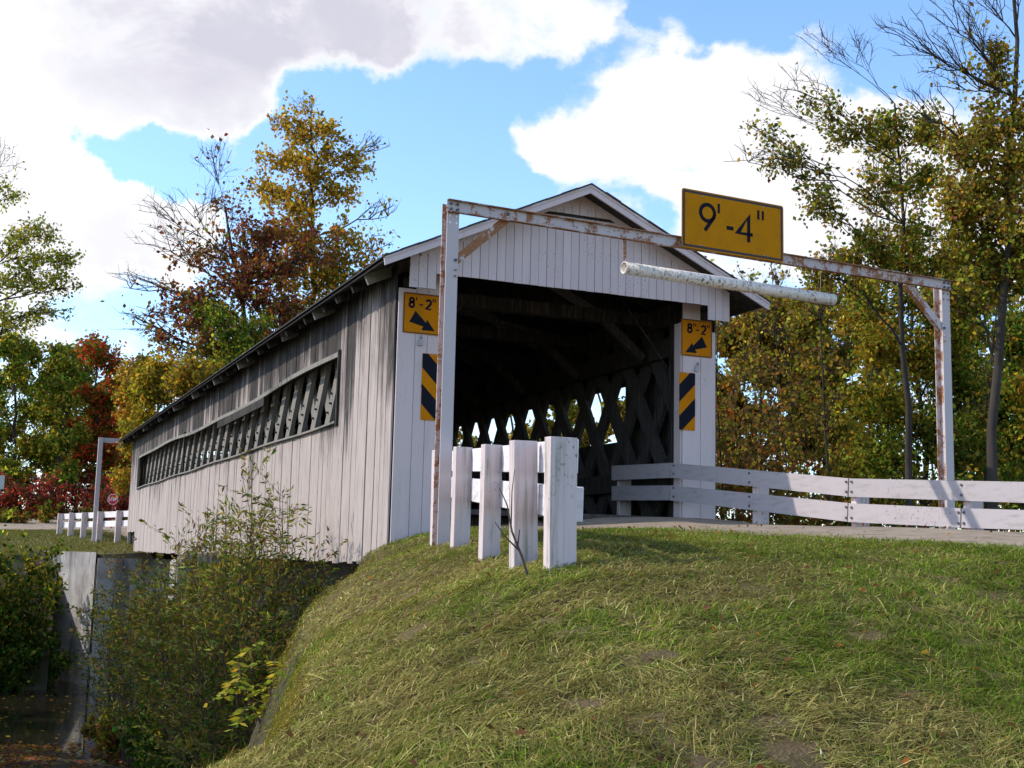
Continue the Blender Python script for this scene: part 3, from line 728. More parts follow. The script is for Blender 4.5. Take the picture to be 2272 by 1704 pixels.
def lowsign(org, s, label):
    gl = [('8', SW*.15, SH*.64, SW*.145, SH*.235, .029), ("'", SW*.325, SH*.665, .02, SH*.21, .014), ('-', SW*.43, SH*.63, SW*.09, SH*.2, .018), ('2', SW*.60, SH*.62, SW*.145, SH*.235, .029), ('"', SW*.78, SH*.665, .042, SH*.21, .014)]
    if s < 0: gl = [(g[0], g[1]+SW*.05, *g[2:]) for g in gl] + [("'", SW*.44, SH*.665, .02, SH*.21, .014)]
    e = sign_panel('clearance_sign', org, (1, 0, 0), NF, SW, SH, MORG, label, .012, gl, [('arrow', MBLK, arrow(s))], r=.02)
    return e
lowsign((a[0]+.005, -.036, a[2]), 1, 'amber 8\'-2" clearance sign with arrow on the pilaster above the steel frame post')
lowsign((d[0], -.034, d[2]), -1, 'amber 8\'-2" clearance sign with arrow on the pilaster above the plank fence')
def stripes(w, h, s):
    out = []; k = h/4.0; sl = w*1.02
    def band(z0, z1):
        q = [(0, z0+(sl if s > 0 else 0)), (0, z1+(sl if s > 0 else 0)), (w, z1+(0 if s > 0 else sl)), (w, z0+(0 if s > 0 else sl))]
        return q
    def clip(q, lim, up):
        o = []
        for i in range(len(q)):
            p, n = q[i], q[(i+1) % len(q)]; ip = (p[1] <= lim) if up else (p[1] >= lim); inn = (n[1] <= lim) if up else (n[1] >= lim)
            if ip: o.append(p)
            if ip != inn: f = (lim-p[1])/(n[1]-p[1]); o.append((p[0]+f*(n[0]-p[0]), lim))
        return o
    for z0, z1 in ((-.30*h, -.02*h), (.27*h, .55*h), (.84*h, 1.1*h)) if False else ((.0*h-.06*h, .24*h), (.48*h, .78*h)):
        q = clip(clip(band(z0, z1), h*.995, True), h*.005, False)
        if len(q) > 2: out.append(('stripe', MBLK, [(min(max(u, w*.004), w*.996), v) for u, v in q][::-1]))
    return out
c = hit(1507, 953.5, PL, NF); d = hit(1508.8, 825, PL, NF); e_ = hit(1544, 827.5, PL, NF); MWD, MHT = e_[0]-d[0], d[2]-c[2]
sign_panel('object_marker', (c[0], -.032, c[2]), (1, 0, 0), NF, MWD, MHT, MORG, 'black and yellow striped hazard marker on the pilaster above the plank fence', 0, (), stripes(MWD, MHT, -1), r=.02)
d = hit(938, 783, PL, NF)
sign_panel('object_marker', (d[0], -.032, d[2]-MHT*1.06), (1, 0, 0), NF, MWD, MHT*1.06, MORG, 'black and yellow striped hazard marker on the pilaster behind the steel frame post', 0, (), stripes(MWD, MHT*1.06, 1), r=.02)
def bracket(px, py, lean, label):
    p = hit(px, py, PL, NF); e = empty('hanger_bracket', (p[0], -.034, p[2]), label, 'bracket', 'brackets on the portal')
    MB().prism([(-.028, -.05), (.028, -.05), (.02+lean, .03), (-.012+lean, .03)], (0, -.03, 0), .03, N=NF).build('shoe', MGALV, e)
    MB().prism([(-.012+lean, .03), (.014+lean, .03), (.016+lean*1.7, .085), (-.006+lean*1.7, .085)], (0, -.02, 0), .012, N=NF).build('tongue', MGALV, e)
    MB().tube([(lean*1.2, -.035, .05), (lean*1.2, -.015, .05)], .01, 8).build('bolt', MBOLT, e)
bracket(932, 758, 0.005, 'small grey metal bracket under the amber sign above the frame post')
bracket(1543.5, 816, .02, 'small grey metal bracket under the amber sign above the plank fence')

# ------------------------------------------------------------------ height-limit frame
K = .82
def homo(x, y, z): return CAM + (np.array((x, y, z))-CAM)*K
B0 = homo(.227, -1.118, 3.643); B1 = homo(8.41, -.606, 3.643); BT = B0[2]
FX_ = (B1-B0); FX_[2] = 0; FLEN = np.linalg.norm(FX_); FX_ = FX_/FLEN; FN = np.array((FX_[1], -FX_[0], 0)); # FN faces the camera
def FPt(u, n, z): return B0*np.array((1, 1, 0)) + FX_*u + FN*n + np.array((0, 0, z))
frame = empty('height_limit_frame', FPt(0, 0, -.54), 'rusty white steel height-limit frame spanning the road before the bridge', 'frame')
FO = np.array(frame.location)
def fb(u0, u1, n0, n1, z0, z1, nm, mt):
    m = MB().frame_box(*(FPt((u0+u1)/2, (n0+n1)/2, (z0+z1)/2)-FO), (u1-u0)/2, (n1-n0)/2, (z1-z0)/2, FX_, FN, (0, 0, 1)); return m.build(nm, mt, frame)
CW = .128
for u0, zb, top in ((.0, -.9, BT-.01), (FLEN-CW, -1.0, BT-.03)):
    pst = part('post', frame)
    def sub(a0, a1, n0, n1, nm, mt):
        m = MB().frame_box(*(FPt((a0+a1)/2, (n0+n1)/2, (zb+top)/2)-FO), (a1-a0)/2, (n1-n0)/2, (top-zb)/2, FX_, FN, (0, 0, 1)); m.build(nm, mt, pst)
    sub(u0, u0+CW, -.010, 0, 'front_flange', MSTP if True else MST); sub(u0+CW/2-.004, u0+CW/2+.004, -.125, -.011, 'web', MSTR if u0 == 0 else MSTM); sub(u0, u0+CW, -.136, -.126, 'rear_flange', MSTM)
    for du in (.03, .10):
        for dz in ((.155, .225) if u0 == 0 else (.17, .24)):
            c = FPt(u0+du, .0012, BT-dz)-FO; MB().add([c+FX_*.011*cos(k*pi/4)+np.array((0, 0, 1))*.012*sin(k*pi/4) for k in range(8)], [tuple(range(8))]).build('bolt_hole', MWHT if u0 == 0 else MDKBOLT, pst)
    for dz in (.60, .70, .76):
        c = FPt(u0+(.1 if u0 == 0 else .02), .002, BT-dz)-FO
        MB().tube([c, c+FN*.018], .016 if dz == .6 else .011, 6).build('bolt', MBOLT if dz == .6 else MSTR, pst)
# channel beam: web and two lips, open to the road
BH = .128
beam = part('beam', frame)
def bsub(z0, z1, n0, n1, nm, mt):
    MB().frame_box(*(FPt(FLEN/2, (n0+n1)/2, (z0+z1)/2)-FO), FLEN/2+.012, (n1-n0)/2, (z1-z0)/2, FX_, FN, (0, 0, 1)).build(nm, mt, beam)
bsub(BT-BH+.009, BT-.009, .004, .011, 'web', MSTM); bsub(BT-.009, BT, .003, .050, 'upper_lip', MSTR); bsub(BT-BH, BT-BH+.008, .003, .050, 'lower_lip', MSTR)
for u0 in (.03, .10, FLEN-.10, FLEN-.03):
    for dz in (.037, .092):
        c = FPt(u0, .012, BT-dz)-FO; MB().tube([c, c+FN*.02], .0145, 6).build('bolt', MBOLT, beam)
UBR = .66
for u0 in (.0, 1):
    ua = UBR if u0 == 0 else FLEN-UBR; ub = CW-.02 if u0 == 0 else FLEN-CW+.02
    c = FPt(ua, .012, BT-.055)-FO; MB().tube([c, c+FN*.02], .017, 6).build('bolt', MBOLT, beam)
    a, b = FPt(ua, -.02, BT-BH+.03)-FO, FPt(ub, -.02, BT-.60)-FO
    MB().bar(a, b, .008, .085, w_dir=FN).build('brace', MSTR if u0 == 0 else MSTM, frame)
    d = (b-a)/np.linalg.norm(b-a); sd2 = np.cross(d, FN); sd2 = sd2 if sd2[2] < 0 else -sd2
    MB().bar(a+sd2*.04-FN*.03, b+sd2*.04-FN*.03, .06, .007, w_dir=FN).build('brace', MSTR, frame)
# sign on the beam
PB = FPt(0, .065, 0)
q = [hit(px, py, PB, FN) for px, py in ((1513.5, 546.6), (1738, 584), (1739, 457.9), (1511.6, 415.4))]
U = lambda p: (p-PB) @ FX_
w9 = (U(q[1])+U(q[2])-U(q[0])-U(q[3]))/2; h9 = (q[3][2]+q[2][2]-q[0][2]-q[1][2])/2; z9 = (q[0][2]+q[1][2])/2
o9 = PB+FX_*((U(q[0])+U(q[3]))/2); o9[2] = z9
gl = [('9', w9*.17, h9*.34, w9*.15, h9*.45, .042), ("'", w9*.345, h9*.35, .022, h9*.45, .029), ('-', w9*.43, h9*.26, w9*.066, h9*.42, .042), ('4', w9*.535, h9*.26, w9*.155, h9*.45, .042), ('"', w9*.73, h9*.36, w9*.07, h9*.45, .029)]
sign_panel('height_sign', o9, FX_, FN, w9, h9, MYEL, 'large yellow 9\'-4" height sign bolted on the steel beam', .027, gl, r=.03)
# hanging pipe with its chain
PP = FPt(0, .03, 0)
pl, pr = hit(1384, 594, PP, FN), hit(1849, 665, PP, FN); zm = (pl[2]+pr[2])/2
pipe = empty('clearance_pipe', pl, 'mildewed white plastic pipe hanging level from the steel beam', 'pipe')
RD = .066; nS = 24; ax = pr-pl; Lp = np.linalg.norm(ax); ax /= Lp; upv = np.cross(FN, ax); upv = upv if upv[2] > 0 else -upv; vs = []; fs = []
for j, (s_, r_) in enumerate(((0, RD), (Lp, RD), (Lp, RD*.88), (0, RD*.88))):
    for i in range(nS): a_ = 2*pi*i/nS; vs.append(ax*s_ + (FN*cos(a_)+upv*sin(a_))*r_)
for j in range(4):
    for i in range(nS): fs.append((j*nS+i, j*nS+(i+1) % nS, ((j+1) % 4)*nS+(i+1) % nS, ((j+1) % 4)*nS+i))
mesh_obj('tube', vs, fs, MPIPE, pipe, True)
def chain(u_px, py0, py1, name, label, thin=False):
    a = hit(u_px, py0, PP, FN); b = hit(u_px, py1, PP, FN); e = empty(name, b, label, 'chain')
    if thin:
        MB().tube([a-b, (a-b)*.5+FX_*.006, FX_*0], .004, 6).build('strand', MSTR, e); return
    n = 9; L = np.linalg.norm(a-b); st = (a-b)/n; lm = MB()
    for i in range(n):
        c = st*(i+.5); A = FX_ if i % 2 else (FX_*.35+FN*.94); hl = L/n*.72
        pts = [c + st/np.linalg.norm(st)*hl*sin(t_)*1.0 + A*.014*cos(t_) for t_ in np.linspace(0, 2*pi, 11)]
        MB().tube(pts, .0055, 5, False).build('chain_link', MSTR, e)
chain(1386, 531, 580, 'hanging_chain', 'short rusty chain holding the pipe end under the beam')
chain(1820, 602, 648, 'hanger_wire', 'thin rusty wire holding the pipe under the beam near the brace', True)

# ------------------------------------------------------------------ near guard rail (left of the road)
def xg(y): return .35 + .2249*y
GA, GB = (xg(0), 0.), (xg(-8.3), -8.3)
gd = np.array((GA[0]-GB[0], GA[1]-GB[1], 0)); gd /= np.linalg.norm(gd); gn = np.array((gd[1], -gd[0], 0))   # gn to the road (+x)
grail = empty('guard_rail', (GB[0], GB[1], -.65), 'white plank guard rail on plank posts beside the steel frame post', 'guard rail')
GO = np.array(grail.location)
def g_at(px, py): return hit_line(px, py, GA, GB)
P0Y = hit_line(957.5, 1197, (GA[0]-.175, GA[1]), (GB[0]-.175, GB[1]))[1]+.16
for tag_, (p0, p1, h) in {'top': ((1261.6, 974), (1044.7, 996), .205), 'low': ((1272, 1080), (1044.7, 1061.7), .205)}.items():
    A = g_at(*p0); Bq = g_at(*p1); dirv = (Bq-A)/np.linalg.norm(Bq-A); Lr = (P0Y-A[1])/dirv[1]
    cut = Lr*.52; up = np.array((0, 0, 1.)) - dirv*dirv[2]
    for s0, s1 in ((0, cut-.003), (cut+.003, Lr-.05)):
        c0, c1 = A+dirv*s0, A+dirv*s1; off = gn*.032+np.array((0, 0, -h/2))
        MB().bar(c0+off-GO, c1+off-GO, .062, h, ch=.004).build('rail', MWR, grail)
top_line = (g_at(1261.6, 974), g_at(1044.7, 996))
def rail_top(y): a, b = top_line; f = (y-a[1])/(b[1]-a[1]); return a[2]+(b[2]-a[2])*f
POSTW, POSTT = .175, .07
for px, py, ln, pw in ((1218, 1241, .014, .182), (1141, 1220, .03, .18), (1062, 1225, .005, .155), (1001, 1205, 0, .165), (957.5, 1197, .015, .17)):
    GA2, GB2 = (GA[0]-POSTW, GA[1]), (GB[0]-POSTW, GB[1]); p = hit_line(px, py, GA2, GB2)
    yc = p[1]+POSTT/2; xr = xg(yc); zt = rail_top(yc)+random.uniform(-.012, .012); zb_ = float(gz(xr-POSTW/2, yc))-.25
    base = np.array((xr-pw/2-.004, yc, zb_)); tp = np.array((xr-pw/2-.004-ln, yc-.012, zt))
    MB().bar(base-GO, tp-GO, pw, POSTT, w_dir=(1, .12, 0), ch=.002).build('post', MWP, grail)
# ------------------------------------------------------------------ plank fence (right of the road)
FA, FB_ = (4.03, -.02), (4.62, -6.2)
fdir = np.array((FB_[0]-FA[0], FB_[1]-FA[1], 0)); fdir /= np.linalg.norm(fdir); fn = np.array((-fdir[1]*-1, fdir[0]*-1, 0)); fn = np.array((fdir[1], -fdir[0], 0)); fn = fn if fn[0] < 0 else -fn
fence = empty('plank_fence', (FA[0], FA[1], 0), 'white two-plank roadside fence running into the bridge opening', 'fence'); FOo = np.array(fence.location)
def f_at(px, py): return hit_line(px, py, FA, FB_)
def rail_piece(t0, b0, t1, b1, plane=None):
    P = [plane(*q) if plane else f_at(*q) for q in (t0, t1, b1, b0)]
    nn = fn if plane is None else np.array((-1., 0, 0))
    vs = [p+nn*.0-FOo for p in P]+[p-nn*.058-FOo for p in P]
    mesh_obj('rail', vs, [(0, 3, 2, 1), (4, 5, 6, 7), (0, 1, 5, 4), (1, 2, 6, 5), (2, 3, 7, 6), (3, 0, 4, 7)], MWF, fence)
rail_piece((1489.5, 1027), (1488, 1060), (1881.5, 1061.2), (1880, 1101.5))
rail_piece((1884.5, 1061.6), (1883, 1102), (2420, 1072), (2420, 1121))
rail_piece((1487.5, 1077), (1486, 1110), (1880.5, 1116), (1879, 1157.5))
rail_piece((1883, 1116.5), (1881, 1158), (2131, 1127.5), (2130, 1170.5))
rail_piece((2134, 1127.5), (2133, 1171), (2420, 1136), (2420, 1180))
inpl = lambda px, py: hit(px, py, (FA[0], 0, 0), (1, 0, 0))
rail_piece((1357, 1033.5), (1357, 1065.5), (1488.5, 1027), (1487, 1060), inpl)
rail_piece((1357, 1078.5), (1357, 1110.5), (1486.5, 1077), (1485, 1109.7), inpl)
def fpost(px, topy, boty, inside=False):
    pf = inpl if inside else f_at
    p = pf(px, topy); b = pf(px, boty)
    X = fdir if not inside else np.array((0, -1., 0)); nn = fn if not inside else np.array((-1., 0, 0))
    base = b-np.array((0, 0, .3)); c = (p+base)/2 - nn*(.06+.105) - X*(-.045)
    MB().frame_box(*(c-FOo), .045, .1, (p[2]-base[2])/2, X, nn, (0, 0, 1), ch=.006).build('post', MWP, fence)
fpost(1660, 1044, 1151); fpost(1878, 1063, 1160); fpost(2127, 1068, 1171); fpost(2360, 1072, 1180); fpost(1360, 1034, 1145, True)
bm = None
for px, ys in ((1663, (1050, 1070, 1102, 1122)), (1878, (1069, 1091, 1125, 1149)), (1890, (1069, 1091, 1126, 1149)), (2133.5, (1076, 1098.5)), (2127, (1137, 1161)), (2139, (1137, 1161)), (1495, (1033, 1051, 1082.5, 1102))):
    for py in ys:
        c = f_at(px, py)-FOo; MB().tube([c+fn*.001, c+fn*.014], .0135, 8).build('bolt', MBOLT, fence)

# ------------------------------------------------------------------ far end: guard rail, frame, signs
def far_pt(px, py, d): return at(px, py, d)
fr0, fr1 = np.array((.1, 29.2, .73)), np.array((-1.62, 36.0, .73)); fo = empty('guard_rail', (fr1[0], fr1[1], 0), 'white plank guard rail beyond the bridge, above the concrete wing wall', 'guard rail'); fov = np.array(fo.location)
fdv = (fr1-fr0)/np.linalg.norm(fr1-fr0)
for dz in (-.1, -.42):
    MB().bar(fr0+(0, 0, dz)-fov, fr1+(0, 0, dz)-fov, .06, .205).build('rail', MWR, fo)
for f in (.10, .36, .60, .80, .985):
    p = fr0+(fr1-fr0)*f; lw = .03
    if f in (.8,): pass
    nn = np.array((fdv[1], -fdv[0], 0)); nn = nn if nn[0] < 0 else -nn
    g = float(farz(p[0]-.15, p[1]))-.3
    c = p+nn*.14; MB().frame_box(c[0]-fov[0], c[1]-fov[1], (g+.74)/2-fov[2], .1, .04, (.74-g)/2, nn, fdv, (0, 0, 1), ch=.006).build('post', MWP, fo)
ff = empty('height_limit_frame', (-1.0, 32.6, -.3), 'white steel height-limit frame seen past the far end of the bridge', 'frame')
pb = at(209, 1190, 44.2); pt = at(222, 968, 44.2); ff.location = tuple(pb); 
MB().frame_box(.0, 0, (pt[2]-pb[2])/2-.2, .075, .075, (pt[2]-pb[2])/2+.2).build('post', MSTP, ff)
MB().frame_box(3.9, .1, pt[2]-pb[2]-.08, 3.9, .05, .085).build('beam', MSTP, ff)
MB().frame_box(7.6, 0, (pt[2]-pb[2])/2-.2, .075, .075, (pt[2]-pb[2])/2+.15).build('post', MSTP, ff)
# stop sign
ps = at(250.5, 1107.8, 57); ss = empty('stop_sign', (ps[0], ps[1], float(farz(ps[0], ps[1]))), 'red octagonal stop sign on a thin post beyond the bridge', 'sign'); zc_ = ps[2]-ss.location[2]
R8 = .232
Xs = _R0/np.linalg.norm(_R0); Ns = np.array((-sin(_y), -cos(_y), 0))
oc = lambda r: [(r/cos(pi/8)*cos(pi/8+i*pi/4), r/cos(pi/8)*sin(pi/8+i*pi/4)) for i in range(8)]
MB().prism(oc(R8), (0, 0, zc_), .004, X=Xs, N=Ns).build('rim', MWHT, ss); MB().prism(oc(R8*.92), Ns*.003+np.array((0, 0, zc_)), .002, X=Xs, N=Ns).build('plate', MRED, ss)
MB().frame_box(*(-Ns*.04+np.array((0, 0, zc_/2+.1))), .03, .02, zc_/2+.15, Xs, Ns, (0, 0, 1)).build('post', MRED, ss)
letters = {'S': [arc(.5, .75, .38, .23, 30, 270, 10)[:-1]+arc(.5, .26, .40, .25, 90, -150, 10)], 'T': [[(0, .96), (1, .96)], [(.5, .96), (.5, 0)]], 'O': [arc(.5, .5, .42, .47, 0, 360, 18)], 'P': [[(.1, 0), (.1, .96), (.5, .96)]+arc(.5, .71, .38, .25, 90, -90, 8)+[(.1, .46)]]}
for i, chh in enumerate('STOP'):
    lm = MB(); lw, lh = .071, .141; ox = -.182+i*.0945
    for s_ in letters[chh]: stroke(lm, [(ox+u*lw, -lh/2+v*lh) for u, v in s_], .021, Ns*.006+np.array((0, 0, zc_)), Xs, Ns)
    lm.build('letter', MWHT, ss)
p = at(1, 1070, 47); e = empty('road_sign', (p[0], p[1], float(farz(p[0], p[1]))), 'grey back of a road sign at the edge of the sumac', 'sign')
zz = p[2]-e.location[2]
MB().frame_box(-.02, 0, zz, .17, .006, .26, Xs, Ns, (0, 0, 1), ch=.004).build('plate', MALU, e); MB().frame_box(-.02, .05, zz/2, .03, .03, zz/2+.15).build('post', MGALV, e)

# ------------------------------------------------------------------ vegetation
PAL = dict(gold=(.46, .285, .035), amber=(.36, .19, .03), olive=(.20, .185, .03), green=(.065, .125, .018), lime=(.33, .35, .045), yellow=(.52, .42, .05),
           red=(.46, .055, .03), rust=(.38, .12, .03), wine=(.15, .028, .03), plum=(.20, .075, .05), brown=(.18, .10, .04), dkgreen=(.035, .065, .012), sage=(.24, .25, .085))
def frusta(P0, P1, r0, r1, n=4):
    P0 = np.asarray(P0, float); P1 = np.asarray(P1, float); r0 = np.asarray(r0, float); r1 = np.asarray(r1, float)
    d = P1-P0; d /= np.linalg.norm(d, axis=1, keepdims=True)+1e-9
    ref = np.where(np.abs(d[:, 2:3]) < .9, np.array([[0, 0, 1.]]), np.array([[1., 0, 0]])); X = np.cross(d, ref); X /= np.linalg.norm(X, axis=1, keepdims=True)+1e-9; Y = np.cross(d, X)
    a = np.arange(n)*2*pi/n; ring = X[:, None]*np.cos(a)[None, :, None]+Y[:, None]*np.sin(a)[None, :, None]
    v = np.stack([P0[:, None]+ring*r0[:, None, None], P1[:, None]+ring*r1[:, None, None]], 1).reshape(-1, 3)
    N = len(P0); j = np.arange(n); b = (np.arange(N)*2*n)[:, None]
    f = np.stack([b+j, b+(j+1) % n, b+n+(j+1) % n, b+n+j], 2).reshape(-1)
    return v, f
def curve(a, b, n, wob, rg, sag=0.0):
    tt_ = np.linspace(0, 1, n+1)[:, None]; P = a+(b-a)*tt_; L = np.linalg.norm(b-a)
    off = rg.normal(size=(n+1, 3)).cumsum(0); off -= off[0]+(off[-1]-off[0])*tt_
    P = P+off*wob*L/n; P[:, 2] += sag*L*np.sin(tt_[:, 0]*pi)
    return P
def leaves(pts, size, cols, rg, aspect=.62, droop=.3, name='crown', parent=None, mt=None, dirs=None):
    N = len(pts); a = rg.normal(size=(N, 3)); a[:, 2] -= droop
    if dirs is not None: a = a*.5 + dirs
    a /= np.linalg.norm(a, axis=1, keepdims=True); q = rg.normal(size=(N, 3)); q[:, 2] *= .6
    s = np.cross(a, q); s /= np.linalg.norm(s, axis=1, keepdims=True)+1e-9; nrm = np.cross(a, s)
    sz = size*rg.uniform(.45, 1.5, (N, 1)); w = sz*aspect*.5; fold = rg.uniform(.05, .35, (N, 1))
    v = np.stack([pts, pts+a*sz*.45+s*w+nrm*w*fold, pts+a*sz, pts+a*sz*.45-s*w+nrm*w*fold], 1).reshape(-1, 3)
    i = (np.arange(N)*4)[:, None]; f = np.concatenate([i, i+1, i+2, i, i+2, i+3], 1).reshape(-1)
    c = np.repeat(cols, 4, 0)
    return np_mesh(name, v, f, 3, mt or MLEAF, parent, c)
def jitter_cols(names, w, N, rg, blob_tone=1.0):
    base = np.array([PAL[n] for n in names]); k = rg.choice(len(names), N, p=np.array(w)/np.sum(w)); c = base[k]
    c = c*np.exp(rg.normal(0, .26, (N, 1)))*(1+rg.normal(0, .10, (N, 3)))*blob_tone
    return np.clip(c, .004, .85)
def tree(name, label, cat, base, trunk, r0, blobs, leaf=.10, group=None, seed=0, twig_r=.006, leaf_jit=.12, aspect=.7, bark=None, droop=.35):
    """trunk: list of points (world), blobs: (centre, (rx,ry,rz), leaves, colours, weights[, limb?])"""
    rg = np.random.default_rng(seed+100); base = np.array(base, float)
    e = empty(name, base, label, cat, group)
    T = np.array(trunk, float); d = np.concatenate([[0], np.cumsum(np.linalg.norm(np.diff(T, axis=0), axis=1))]); s = np.linspace(0, d[-1], max(6, int(d[-1]*1.3)))
    T = np.stack([np.interp(s, d, T[:, i]) for i in range(3)], 1); T[1:-1] += rg.normal(0, r0*.5, T[1:-1].shape)
    tr = r0*(1-.82*s/d[-1])
    A0, A1, Ra, Rb = [], [], [], []; LP, LC = [], []
    for blob in blobs:
        c, rad, nl, cn, cw = blob[:5]; c = np.array(c, float); rad = np.array(rad, float); up = blob[5] if len(blob) > 5 else 0
        # leave the trunk below the clump
        want = c[2]-np.linalg.norm((c-T[-1])[:2])*.25-np.max(rad)*.6
        dd = np.abs(T[:, 2]-want)+.25*np.linalg.norm(T[:, :2]-c[None, :2], axis=1); k = int(np.argmin(dd)); k = max(1, k)
        limb = curve(T[k], c, 7, .16, rg, .06); rl = max(min(tr[k]*.55, .011*np.linalg.norm(c-T[k])+.012), twig_r*2.2)
        rr = np.linspace(rl, rl*.35, 8)
        A0 += list(limb[:-1]); A1 += list(limb[1:]); Ra += list(rr[:-1]); Rb += list(rr[1:])
        ns = max(5, int(8+2.2*np.mean(rad)*2)); ends = []
        for i in range(ns):
            u = rg.normal(size=3); u /= np.linalg.norm(u); u[2] = abs(u[2])*.75+.25 if up else u[2]*.9+.12
            tip = c+u*rad*rg.uniform(.7, 1.02); st = limb[rg.integers(3, 8)]
            B = curve(st, tip, 4, .2, rg, .04); rb_ = np.linspace(rl*.42, twig_r*1.3, 5)
            A0 += list(B[:-1]); A1 += list(B[1:]); Ra += list(rb_[:-1]); Rb += list(rb_[1:])
            nt = 5 if leaf > .08 else 7
            for j in range(nt):
                f = rg.uniform(.25, 1); q = B[min(3, int(f*4))]; q = q+(B[min(4, int(f*4)+1)]-q)*(f*4-int(f*4))
                dv = (tip-st)/np.linalg.norm(tip-st)*.7+rg.normal(size=3)*.55; dv[2] += .25 if up else .05; dv /= np.linalg.norm(dv)
                e2 = q+dv*np.mean(rad)*rg.uniform(.25, .55); C2 = curve(q, e2, 2, .2, rg)
                A0 += list(C2[:-1]); A1 += list(C2[1:]); Ra += [twig_r, twig_r*.7]; Rb += [twig_r*.7, twig_r*.4]
                ends.append(C2)
        if nl > 0:
            ends = np.array(ends); k = rg.integers(0, len(ends), nl); f = rg.beta(2.2, 1.1, nl)[:, None]
            P = np.where(f < .5, ends[k, 0]+(ends[k, 1]-ends[k, 0])*f*2, ends[k, 1]+(ends[k, 2]-ends[k, 1])*(f*2-1))
            tone = np.exp(rg.normal(0, .18, len(ends)))[k][:, None]
            P = P+rg.normal(0, leaf_jit, P.shape); LP.append(P); LC.append(jitter_cols(cn, cw, nl, rg)*tone)
    v1, f1 = frusta(T[:-1], T[1:], tr[:-1], tr[1:], 9)
    v2, f2 = frusta(A0, A1, Ra, Rb, 3)
    np_mesh('trunk', np.concatenate([v1, v2])-base, np.concatenate([f1, f2+len(v1)]), 4, bark or MBARK, e)
    if LP:
        P = np.concatenate(LP)-base; leaves(P, leaf, np.concatenate(LC), rg, aspect, droop, 'crown', e)
    return e
LM = 1.0
def B(px, py, d, rpx, rpy, nl, cn, cw, up=0, deep=None):
    k = d/FPX; rx = rpx*k; return (at(px, py, d), (rx, rx if deep is None else deep, rpy*k), int(nl*LM), cn, cw, up)
def base_at(px, d, zf):
    p = at(px, 1150, d); return np.array((p[0], p[1], float(zf(p[0], p[1]))-.1))
def simple_tree(name, label, cat, px, d, top, spread, bot, n, leaf, cn, cw, zf, group=None, seed=0, r0=.16, ntop=0):
    """a tree whose crown fills px±spread between rows top and bot"""
    rg = np.random.default_rng(seed); b = base_at(px, d, zf); bl = []
    for i in range(n[0]):
        f = rg.uniform(0, 1); py = bot+(top-bot)*f; wd = spread*(1-.55*max(0, f-.35)/.65)
        x = px+rg.uniform(-1, 1)*wd*.8; r = spread*rg.uniform(.28, .46)
        bl.append(B(x, py+r*.4, d+rg.uniform(-1, 1)*spread*d/FPX*.8, r, r*rg.uniform(.7, 1.0), n[1], cn, np.array(cw)*rg.uniform(.4, 1.6, len(cw))))
    for i in range(ntop): bl.append(B(px+rg.uniform(-.5, .5)*spread, top+rg.uniform(-20, 60), d, 45, 70, int(n[1]*.05), cn, cw, 1))
    tr = [b, b+(0, 0, .4), at(px+spread*.06, (bot*1.2+top)/2.2, d), at(px-spread*.05, top+(bot-top)*.12, d)]
    return tree(name, label, cat, b, tr, r0, bl, leaf, group, seed)

# --- trees right of the road
LM = 2.3
Y1 = ['olive', 'gold', 'lime', 'brown', 'green']; W1 = [3.4, 1.0, 1.0, 1.3, 1.5]
b = base_at(2010, 19, gz)
tree('maple_tree', 'slender half-bare maple with long leafy limbs reaching over the height sign', 'tree', b,
     [b, at(2012, 1000, 19), at(2006, 700, 19), at(2002, 480, 19), at(1990, 330, 19), at(1985, 230, 19)], .075,
     [B(1905, 545, 18.5, 60, 45, 420, Y1, W1), B(1800, 440, 18.3, 60, 42, 360, Y1, W1), B(1720, 350, 18.2, 50, 42, 230, Y1, W1), B(1850, 600, 18.5, 80, 45, 520, Y1, W1), B(1690, 300, 18, 40, 40, 110, Y1, W1),
      B(1950, 420, 18.8, 60, 45, 330, Y1, W1), B(1880, 290, 18.4, 60, 50, 300, Y1, W1), B(1810, 240, 18.2, 50, 35, 170, Y1, W1), B(2010, 280, 19, 70, 50, 480, Y1, W1), B(2080, 300, 19.4, 50, 50, 330, Y1, W1),
      B(1960, 320, 19, 60, 60, 260, Y1, W1), B(2030, 400, 19.2, 70, 60, 480, Y1, W1), B(2040, 540, 19.2, 90, 60, 700, Y1, W1), B(1960, 600, 19, 80, 50, 650, Y1, W1), B(2090, 620, 19.4, 70, 60, 650, Y1, W1),
      B(1820, 120, 18.2, 60, 70, 0, Y1, W1, 1), B(1770, 200, 18, 60, 60, 3, Y1, W1, 1), B(1900, 140, 18.5, 50, 80, 0, Y1, W1, 1), B(1660, 360, 17.8, 70, 50, 4, Y1, W1, 1), B(1700, 230, 18, 60, 50, 0, Y1, W1, 1)], .062, seed=1, leaf_jit=.07, twig_r=.0035)
Y2 = ['gold', 'olive', 'brown', 'lime']; W2 = [1.3, 3.0, 1.5, .9]
b = base_at(2206, 17, gz)
